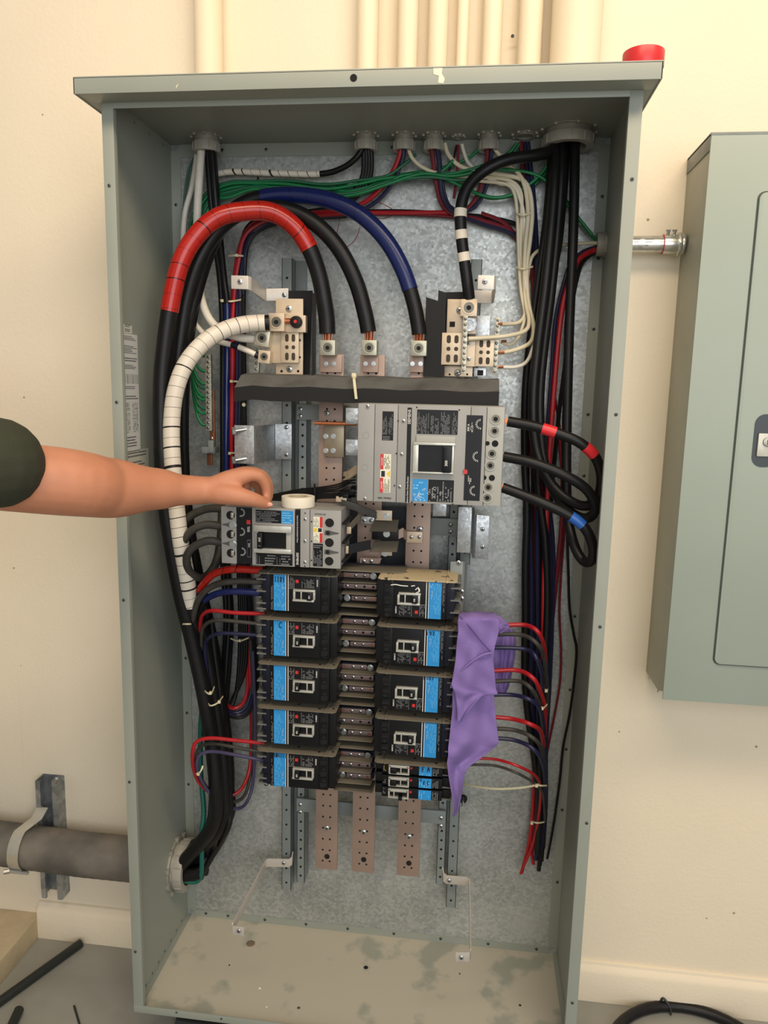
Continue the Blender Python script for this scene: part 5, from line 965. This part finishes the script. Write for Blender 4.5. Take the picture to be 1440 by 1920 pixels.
# pigtails of the right column
pg = [(0, 'red', redw, .0048, '925,1174 950,1172 985,1172 1008,1184,.11 1020,1212,.15 1023,1250,.2 1024,1300,.23'), (0, 'black', blk2, .0046, '915,1190 975,1190 1005,1205,.11 1020,1235,.15 1026,1290,.2 1026,1340,.23'), (0, 'blue', blu, .0046, '915,1214 985,1217 1006,1234,.11 1016,1265,.15 1018,1320,.22'),
    (1, 'red', redw, .0048, '915,1258 970,1257 1000,1272,.11 1014,1300,.14 1021,1326,.17 1022,1380,.23'), (1, 'black', blk2, .0046, '915,1278 970,1277 995,1290,.11 1010,1318,.15 1018,1360,.22'), (1, 'blue', blu, .0046, '905,1303 960,1303 992,1311,.11 1012,1328,.14 1020,1370,.2 1024,1430,.23'),
    (2, 'red', redw, .0048, '910,1344 960,1348 995,1358,.11 1014,1372,.15 1020,1400,.22'), (2, 'black', blk2, .0046, '915,1366 965,1369 1000,1384,.11 1018,1410,.16 1022,1450,.23'), (2, 'blue', blu, .0046, '915,1384 965,1388 1002,1406,.11 1020,1440,.16 1024,1500,.23'),
    (3, 'red', redw, .0032, '890,1422 930,1424 970,1436,.11 1004,1455,.15 1014,1480,.2 1010,1530,.24 1000,1580,.26 976,1638,.27'), (3, 'black', blk2, .0030, '885,1434 930,1436 970,1450,.11 1004,1470,.15 1018,1490,.2 1022,1540,.25')]
for i, c_, m_, r_, p_ in pg:
    p_ = f'{848},{float(p_.split()[0].split(",")[1])+.5},.13 '+p_.replace(' ', ',.135 ', 1).replace(' 9', ' 9', 1)
    cable('breaker_lead', f'{c_} lead of the {["second","third","fourth","narrow lowest"][i]} right breaker{"s" if i == 3 else ""}', p_, r_, m_, 'leads of the right breakers', cat='wire')
# left column leads and lower left bundle
lp = [('red', 'topmost left breaker, wrapped in red tape', '500,1068,.10 484,1069 440,1067,.10 405,1074,.11 384,1092,.12 370,1120,.14 366,1180,.17 376,1250,.19 395,1340,.2 410,1430,.21 412,1520,.22', .0075, blk, [((490,1069),(374,1110),redt,'red_tape')]),
    ('black', 'topmost left breaker', '495,1091,.10 440,1090 400,1098,.11 374,1122,.12 362,1160,.14 362,1210,.16 374,1270,.18 396,1350,.2 405,1440,.2 400,1540,.21', .0070, blk2, []),
    ('blue', 'topmost left breaker', '495,1112,.10 440,1109 405,1114,.11 382,1130,.13 374,1170,.16 386,1250,.19 402,1340', .0066, blk, [((486,1112),(384,1128),blut,'blue_tape')]),
    ('red', 'second left breaker', '497,1151,.10 440,1149 400,1145,.105 383,1150,.12 376,1166,.14 376,1210,.17 390,1290,.2', .0044, redw, []), ('black', 'second left breaker', '495,1171,.10 440,1165 410,1163,.105 388,1169,.12 378,1190,.14 382,1250,.18 398,1330,.2', .0042, blk2, []), ('blue', 'second left breaker', '495,1192,.10 440,1188 410,1188,.105 392,1196,.12 384,1216,.15 392,1290,.19', .0042, blu, []),
    ('red', 'lowest left breaker, making the large loop', '497,1394,.10 440,1388 395,1384,.10 370,1390,.10 362,1405,.10 362,1435,.12 372,1465,.15 395,1486,.19 425,1493,.22 450,1482,.24 466,1450,.27 471,1400,.285 471,1320 468,1240 466,1150', .0044, redw, []), ('black', 'lowest left breaker, making the large loop', '495,1411,.10 440,1401 400,1394,.11 376,1400,.12 368,1420,.12 376,1458,.14 400,1488,.18 435,1503,.22 458,1492,.25 470,1450,.28 474,1390 474,1300 470,1200', .0040, blk2, []), ('grey-blue', 'lowest left breaker, making the large loop', '495,1426,.10 440,1415 400,1409,.11 378,1413,.11 370,1425,.11 372,1450,.12 392,1485,.16 425,1512,.2 455,1513,.24 472,1480,.27 477,1420 478,1330 474,1220', .0040, M('greyblue_jacket', (66, 62, 92), .45), [])]
for c_, w_, p_, r_, m_, b_ in lp: cable('breaker_lead', f'{c_} lead of the {w_}', p_, r_, m_, 'leads of the left breakers', b_, cat='wire')
random.seed(5)
for k in range(9):
    u = k/8; x = lambda a, b: a+(b-a)*u; Y = .27-.10*(k % 3)/3
    cable('power_cable', 'dusty black cable in the thick bundle sweeping down to the large side bushing', f'{x(352,396):.0f},1160,{Y} {x(362,402):.0f},1220 {x(378,412):.0f},1300 {x(390,420):.0f},1380 {x(397,428):.0f},1460 {x(396,432):.0f},1520 {x(388,424):.0f},1560 B{.028-.018*(k%4):.3f},{.016-.014*(k//3):.3f}', .0074, blk, 'bundle into the large side bushing')
# loops of the 200 amp breaker
for nm, p_ in [('upper', '418,953,.09 385,955,.10 352,972,.11 336,1005,.12 338,1045,.13 358,1078,.15 382,1082,.18 402,1060,.2 412,1020,.22 416,960,.24'), ('middle', '418,987,.09 385,984,.09 358,996,.09 343,1020,.10 342,1050,.12 355,1085,.15 368,1130,.17 380,1200,.19 394,1290,.21'), ('lower', '418,1018,.09 390,1014,.085 362,1026,.085 350,1046,.09 356,1072,.11 378,1084,.14 398,1070,.17 410,1040,.2 418,990,.23')]:
    cable('breaker_lead', f'thick black {nm} lead looping left out of the 200 amp breaker', p_, .0086, blk2, 'leads of the 200 amp breaker', seg=12)
# thin black control bundle
random.seed(9)
for k in range(7): cable('control_wire', 'thin black control wire of the bundle between hand and large breaker', f'470,{938+k*2},.16 512,{928+k*2.2},.155 560,{918+k*3.4},.15 600,{914+k*3.2},.145 635,{908+k*4},.14 655,{898+k*5+random.uniform(-3,3)},.13 666,{894+k*6},.12', .0020 if k < 5 else .0032, blk, 'thin control wires', cat='wire', seg=6)
t = thing('plug_cluster', 'clump of small black wire connectors left of the large breaker', 'connector', at(656, 912, .13)); random.seed(3)
for k in range(9): p = at(random.uniform(648, 668), random.uniform(893, 937), random.uniform(.11, .14)); o = obj('plug', MB().box(p.x-.006, p.x+.006, p.y-.005, p.y+.005, p.z-.004, p.z+.004).cyl(p+Vector((-.004, -.004, .001)), p+Vector((-.014, -.002, -.002)), .002, seg=6), bblk, t, bev=.0008)
o = thing('cable_tie', 'black tie round the thin control wires above the white tape roll', 'cable tie', at(593, 920, .14)); obj('band', MB().strip([Zp(590, 908, .15), Zp(590, 914, .138), Zp(591, 932, .138), Zp(592, 940, .15)], .004, .002, (1, 0, 0)), blk, o)
# nylon ties
TIES = [('tie on the left harness below the short pale bracket, upper', '413,563,.262 432,565,.245 452,562,.262', (417, 564, .25)), ('tie on the left harness above the pale bracket', '428,480,.262 442,479,.248 456,480,.262', (444, 479, .25)),
    ('tie on the left harness beside the channel end', '431,715,.262 440,715,.240 450,716,.25', (434, 715, .242)), ('tie on the left harness beside the offset bracket', '428,850,.262 436,849,.24 446,850,.26', (431, 850, .244)),
    ('tie on the left harness below the second left breaker leads', '432,1197,.275 448,1202,.262 466,1196,.275', (450, 1201, .26)), ('upper curved tie on the black bundle at lower left', '380,1291,.16 388,1299,.135 396,1301,.135 402,1288,.16', (395, 1299, .134)),
    ('lower curved tie on the black bundle at lower left', '388,1312,.17 394,1323,.14 408,1318,.14 418,1306,.17', (411, 1316, .138)), ('tie round the large loop of the lowest left breaker leads', '368,1451,.105 374,1449,.095 379,1441,.095 380,1436,.1', (372, 1451, .10)),
    ('flat tie on the outermost black cables at left', '341,1170,.13 350,1170,.118 358,1170,.13', None), ('tie on the right harness, upper of two knots', '1018,1292,.2 1024,1294,.18 1028,1292,.2', (1024, 1295, .178)),
    ('tie on the right harness where blue and red leads meet', '1008,1327,.17 1016,1330,.14 1026,1321,.16', (1016, 1328, .142)), ('tie low on the right harness above the loose ends', '996,1540,.25 1008,1543,.235 1021,1541,.25', (997, 1543, .235)),
    ('tie of the long strap meeting the right harness', '1005,1471,.15 1014,1473,.14 1025,1473,.16', (1006, 1473, .142))]
for l_, p_, h_ in TIES: tie_path('cream nylon '+l_, p_, .0036, head=h_)
tie_path('long cream nylon strap stretched from the right rail to the right harness', '862,1468,.24 890,1474,.2 930,1479,.17 975,1477,.15 1010,1471,.145', .0048)
obj('nylon_stud', MB().cyl(at(457, 759, .27), at(457, 759, .25), .005, .004, 12), ties, E_)
# ============================================================ PURPLE CLOTH
purple = M('purple_cloth', (128, 106, 168), .85, 0, .05, 10, .25, 260)
def cloth_sheet(rows, Yf, amp, name, parent, nf=3.2, ph=0, nx=26, sub=4):
    V = []; ny = 0; R2 = []
    for i in range(len(rows)-1):
        for k in range(sub):
            t_ = k/sub; R2.append([rows[i][j]*(1-t_)+rows[i+1][j]*t_ for j in range(4)])
    R2.append(list(rows[-1]))
    for i, (y0, xa, y1, xb) in enumerate(R2):
        for j in range(nx+1):
            u = j/nx; wx = xb-xa; fold = amp*min(1, wx/60)*(math.sin(u*nf*6.283+ph+i*.09)+.35*math.sin(u*nf*2.3*6.283+i*.22+ph))*.5+.0028*math.sin(i*.34+u*5+ph)+.0016*math.sin(i*.8-u*9)
            V.append(at(xa+wx*u, y0+(y1-y0)*u+1.2*math.sin(u*9+i*.4), Yf(u, i/len(R2))+fold))
    n = nx+1; Fc = [(i*n+j, i*n+j+1, (i+1)*n+j+1, (i+1)*n+j) for i in range(len(R2)-1) for j in range(nx)]
    o = obj(name, MB().add(V, Fc), purple, parent, smooth=True)
    s_ = o.modifiers.new('solid', 'SOLIDIFY'); s_.thickness = .0022; s_.offset = 0; q_ = o.modifiers.new('sub', 'SUBSURF'); q_.levels = q_.render_levels = 1; return o
CL = thing('cloth', 'purple cotton rag draped over the right end of the right breaker column', 'cloth', at(890, 1300, .06))
cloth_sheet([(1147,866,1148,924),(1150,861,1152,930),(1165,858,1166,937),(1185,859,1190,934),(1205,856,1212,928),(1235,854,1240,925),(1262,850,1265,928),(1285,846,1290,930),(1300,853,1301,934),(1318,856,1302,908),(1335,857,1322,888),(1355,858,1352,864)], lambda u, v: .060-.02*math.sin(min(1, v*6)*1.57)+.035*(1-min(1, v*7))+.012*u, .0095, 'front_fold', CL, .9, .6)
cloth_sheet([(1150,915,1153,934),(1160,918,1166,948),(1168,925,1172,955),(1182,928,1176,955),(1190,928,1186,940)], lambda u, v: .085+.02*u, .006, 'corner_fold', CL, 1.2, 0, 14)
cloth_sheet([(1175,922,1178,962),(1200,920,1200,968),(1230,921,1232,966),(1260,924,1262,960),(1285,926,1288,954),(1300,930,1302,948)], lambda u, v: .172+.02*u, .020, 'rear_fold', CL, 1.6, 2.2, 18)
cloth_sheet([(1275,850,1282,924),(1300,848,1300,926),(1330,848,1330,928),(1360,845,1362,932),(1385,842,1392,936),(1402,840,1404,926),(1418,840,1422,902),(1432,838,1436,880),(1450,840,1448,872),(1475,845,1472,868),(1500,849,1498,864),(1520,850,1520,858),(1530,849,1530,852)], lambda u, v: .064-.010*math.sin(v*3.1)+.035*u, .013, 'lower_fold', CL, .9, 2.4)
sm = MB().tube(spl(P('846,1290,.052 850,1278 865,1258,.04 885,1240,.036 905,1228,.038 922,1224,.048'), .006), .0028, 6); obj('hem_seam', sm, purple, CL, smooth=True)
sm = MB().tube(spl(P('862,1155,.044 880,1175,.038 900,1200,.038 920,1222,.046'), .006), .0010, 6); obj('hem_seam', sm, M('purple_seam', (88, 66, 130), .8), CL, smooth=True)
# ============================================================ PERSON reaching in from the left (only the left arm is in view)
skin = M('skin', (192, 130, 98), .55, 0, .05, 30, .08, 300)
skin.node_tree.nodes['Principled BSDF'].inputs['Subsurface Weight'].default_value = .12
skin.node_tree.nodes['Principled BSDF'].inputs['Subsurface Radius'].default_value = (.02, .008, .004)
shirtm = M('olive_shirt', (50, 52, 36), .9, 0, .08, 40, .3, 400); trm = M('dark_trousers', (44, 48, 58), .9, 0, .08, 40)
def sphere(mb, c, r, nu=14, nv=9, sc=(1, 1, 1)):
    c = Vector(c); vs = [c+Vector((0, 0, r*sc[2]))]
    for j in range(1, nv):
        a = math.pi*j/nv
        for i in range(nu): b_ = 2*math.pi*i/nu; vs.append(c+Vector((r*sc[0]*math.sin(a)*math.cos(b_), r*sc[1]*math.sin(a)*math.sin(b_), r*sc[2]*math.cos(a))))
    vs.append(c-Vector((0, 0, r*sc[2]))); n = len(vs)-1
    fs = [(0, 1+i, 1+(i+1) % nu) for i in range(nu)]+[(1+(j-1)*nu+i, 1+j*nu+i, 1+j*nu+(i+1) % nu, 1+(j-1)*nu+(i+1) % nu) for j in range(1, nv-1) for i in range(nu)]+[(n, 1+(nv-2)*nu+(i+1) % nu, 1+(nv-2)*nu+i) for i in range(nu)]
    mb.add(vs, fs)
def limb(mb, pr_):                                      # smooth chain of (point, radius)
    ps = spl([p for p, _ in pr_], .012); n = len(pr_)
    acc = [0]; 
    for i in range(1, len(ps)): acc.append(acc[-1]+(ps[i]-ps[i-1]).length)
    kn = []
    for p, _ in pr_: kn.append(acc[min(range(len(ps)), key=lambda i: (ps[i]-p).length)])
    rr = []
    for a in acc:
        j = max(0, min(n-2, sum(1 for k in kn[1:-1] if a >= k))); t_ = 0 if kn[j+1] <= kn[j] else (a-kn[j])/(kn[j+1]-kn[j]); t_ = t_*t_*(3-2*t_); rr.append(pr_[j][1]*(1-t_)+pr_[j+1][1]*t_)
    mb.tube(ps, rr, 20); sphere(mb, ps[0], rr[0]*.995); sphere(mb, ps[-1], rr[-1]*.995)
def fuse(name, mb, mat, parent, vox, it=4, tex=None):
    o = obj(name, mb, mat, parent); r_ = o.modifiers.new('fuse', 'REMESH'); r_.mode = 'VOXEL'; r_.voxel_size = vox; r_.use_smooth_shade = True
    s_ = o.modifiers.new('smooth', 'SMOOTH'); s_.factor = .6; s_.iterations = it
    dg = bpy.context.evaluated_depsgraph_get(); me = bpy.data.meshes.new_from_object(o.evaluated_get(dg)); o.modifiers.clear(); o.data = me; me.materials.clear(); me.materials.append(mat)
    me.polygons.foreach_set('use_smooth', [True]*len(me.polygons)); return o
WR, F1, F2, EL = at(388, 919, -.045), at(300, 917, -.10), at(205, 915, -.17), at(105, 902, -.25)
SH = Vector((-1.02, -.50, 1.43)); PX, PY = -1.10, -.70
PR = thing('person', 'person in a dark green short-sleeved shirt reaching a bare arm into the cabinet', 'person', (PX, PY, 0))
b = MB()
limb(b, [(SH, .062), ((SH+EL)/2+Vector((0, 0, -.01)), .052), (EL, .0570), (F2, .0535), (F1, .0385), (at(345, 919, -.07), .029), (WR, .0265)])
KN = [at(458, 892, -.034), at(460, 889, -.012), at(458, 892, .010), at(453, 899, .030)]
for i, k in enumerate(KN): limb(b, [(WR+Vector((0, .008*(i-1.2), 0)), .020), ((WR+k)/2+Vector((.004, 0, .004)), .0195), (k, .0165 if i < 3 else .0145)])
limb(b, [(WR+Vector((.0, -.006, -.004)), .020), (at(420, 926, -.055), .0215), (at(450, 931, -.055), .0185), (at(476, 937, -.046), .0145), (at(490, 942, -.034), .0128), (at(501, 946, -.024), .0102)])
limb(b, [(WR, .022), (at(430, 915, -.02), .028), (at(448, 914, -.008), .024)])
FG = [[(462, 890, -.034), (486, 892, -.026), (499, 912, -.014), (501, 934, -.010)], [(463, 887, -.012), (490, 891, .002), (503, 913, .012), (502, 936, .014)], [(461, 891, .010), (486, 896, .026), (499, 916, .034), (495, 936, .036)], [(456, 899, .030), (476, 905, .044), (487, 921, .050), (482, 936, .050)]]
for i, f_ in enumerate(FG): r0 = [.0118, .0120, .0114, .0098][i]; limb(b, [(at(*f_[0]), r0*1.15), (at(*f_[1]), r0*1.05), (at(*f_[2]), r0*.95), (at(*f_[3]), r0*.82)])
# rest of the body, standing on the floor left of the picture
hipz = .90
limb(b, [(Vector((PX, PY, hipz)), .135), (Vector((PX+.01, PY, 1.10)), .125), (Vector((PX, PY, 1.30)), .135), (Vector((PX-.01, PY, 1.40)), .10)])
SR = Vector((PX-.02, PY-.19, 1.42)); limb(b, [(SH, .062), (Vector((PX, PY, 1.43)), .085), (SR, .062)])
limb(b, [(SR, .060), (SR+Vector((.0, -.05, -.28)), .046), (SR+Vector((.06, -.04, -.40)), .040), (SR+Vector((.14, -.0, -.50)), .030), (SR+Vector((.17, .01, -.53)), .024)])
limb(b, [(SR+Vector((.17, .01, -.53)), .024), (SR+Vector((.21, .02, -.57)), .032), (SR+Vector((.24, .02, -.61)), .026)])
for i in range(4): limb(b, [(SR+Vector((.235, -.012+.018*i, -.60)), .011), (SR+Vector((.25, -.014+.019*i, -.645)), .0095), (SR+Vector((.235, -.012+.018*i, -.675+.004*abs(i-1.5))), .008)])
limb(b, [(SR+Vector((.20, .04, -.57)), .013), (SR+Vector((.235, .055, -.60)), .0105), (SR+Vector((.25, .055, -.635)), .009)])
for s in (-1, 1):
    y = PY+s*.095; limb(b, [(Vector((PX, y, hipz)), .092), (Vector((PX+.01, y, .50)), .060), (Vector((PX-.01, y, .35)), .058), (Vector((PX, y, .09)), .038)])
    limb(b, [(Vector((PX-.03, y, .05)), .038), (Vector((PX+.08, y, .045)), .034), (Vector((PX+.17, y, .035)), .028)])
limb(b, [(Vector((PX, PY, 1.42)), .062), (Vector((PX+.015, PY, 1.53)), .056)])
hc = Vector((PX+.03, PY, 1.63)); sphere(b, hc, .1, 24, 16, (.98, .78, 1.18)); sphere(b, hc+Vector((.03, 0, -.06)), .06, 16, 10, (1, .9, .9))
limb(b, [(hc+Vector((.088, 0, .01)), .010), (hc+Vector((.112, 0, -.022)), .014)])
for s in (-1, 1): sphere(b, hc+Vector((-.0, s*.08, -.005)), .03, 12, 8, (.7, .35, 1.1))
limb(b, [(hc+Vector((.082, -.022, -.058)), .0075), (hc+Vector((.092, 0, -.058)), .009), (hc+Vector((.082, .022, -.058)), .0075)])
body = fuse('body', b, skin, PR, .0034, 14)
for s in (-1, 1): e = MB(); sphere(e, hc+Vector((.082, s*.032, .012)), .012, 12, 8); obj('eye', e, M('eye_white', (230, 228, 220), .2), PR, smooth=True)
hb = MB(); sphere(hb, hc+Vector((-.018, 0, .028)), .104, 24, 16, (.98, .83, 1.10)); obj('hair', hb, M('dark_hair', (44, 32, 24), .7, 0, .2, 200, .5, 400), PR, smooth=True)
sh = MB(); HEM = at(-6, 868, -.33)
limb(sh, [(SH, .080), ((SH+HEM)/2, .074), (HEM+(SH-HEM)*.12, .0715), (HEM, .071)])
limb(sh, [(SR, .080), (SR+Vector((0, -.045, -.22)), .066)])
limb(sh, [(Vector((PX, PY, .84)), .158), (Vector((PX+.01, PY, 1.10)), .148), (Vector((PX, PY, 1.30)), .155), (Vector((PX-.01, PY, 1.40)), .118)]); limb(sh, [(SH, .080), (Vector((PX, PY, 1.44)), .100), (SR, .080)])
fuse('shirt', sh, shirtm, PR, .006, 3)
tr = MB()
for s in (-1, 1): y = PY+s*.095; limb(tr, [(Vector((PX, y*1+0, hipz)), .112), (Vector((PX+.01, y, .50)), .080), (Vector((PX-.01, y, .35)), .078), (Vector((PX, y, .10)), .066)])
limb(tr, [(Vector((PX, PY-.04, hipz+.02)), .140), (Vector((PX, PY+.04, hipz+.02)), .140)]); fuse('trousers', tr, trm, PR, .008, 3)
bo = MB()
for s in (-1, 1): y = PY+s*.095; b2 = MB(); limb(b2, [(Vector((PX-.035, y, .052)), .052), (Vector((PX+.08, y, .050)), .046), (Vector((PX+.185, y, .042)), .040)]); fuse('boot', b2, M('brown_boot', (70, 52, 38), .7), PR, .006, 3)
nl = MB(); q = at(505, 946, -.0335); sphere(nl, q, .0055, 12, 8, (1.2, .35, .8)); obj('thumbnail', nl, M('nail', (222, 160, 140), .35), PR, smooth=True)
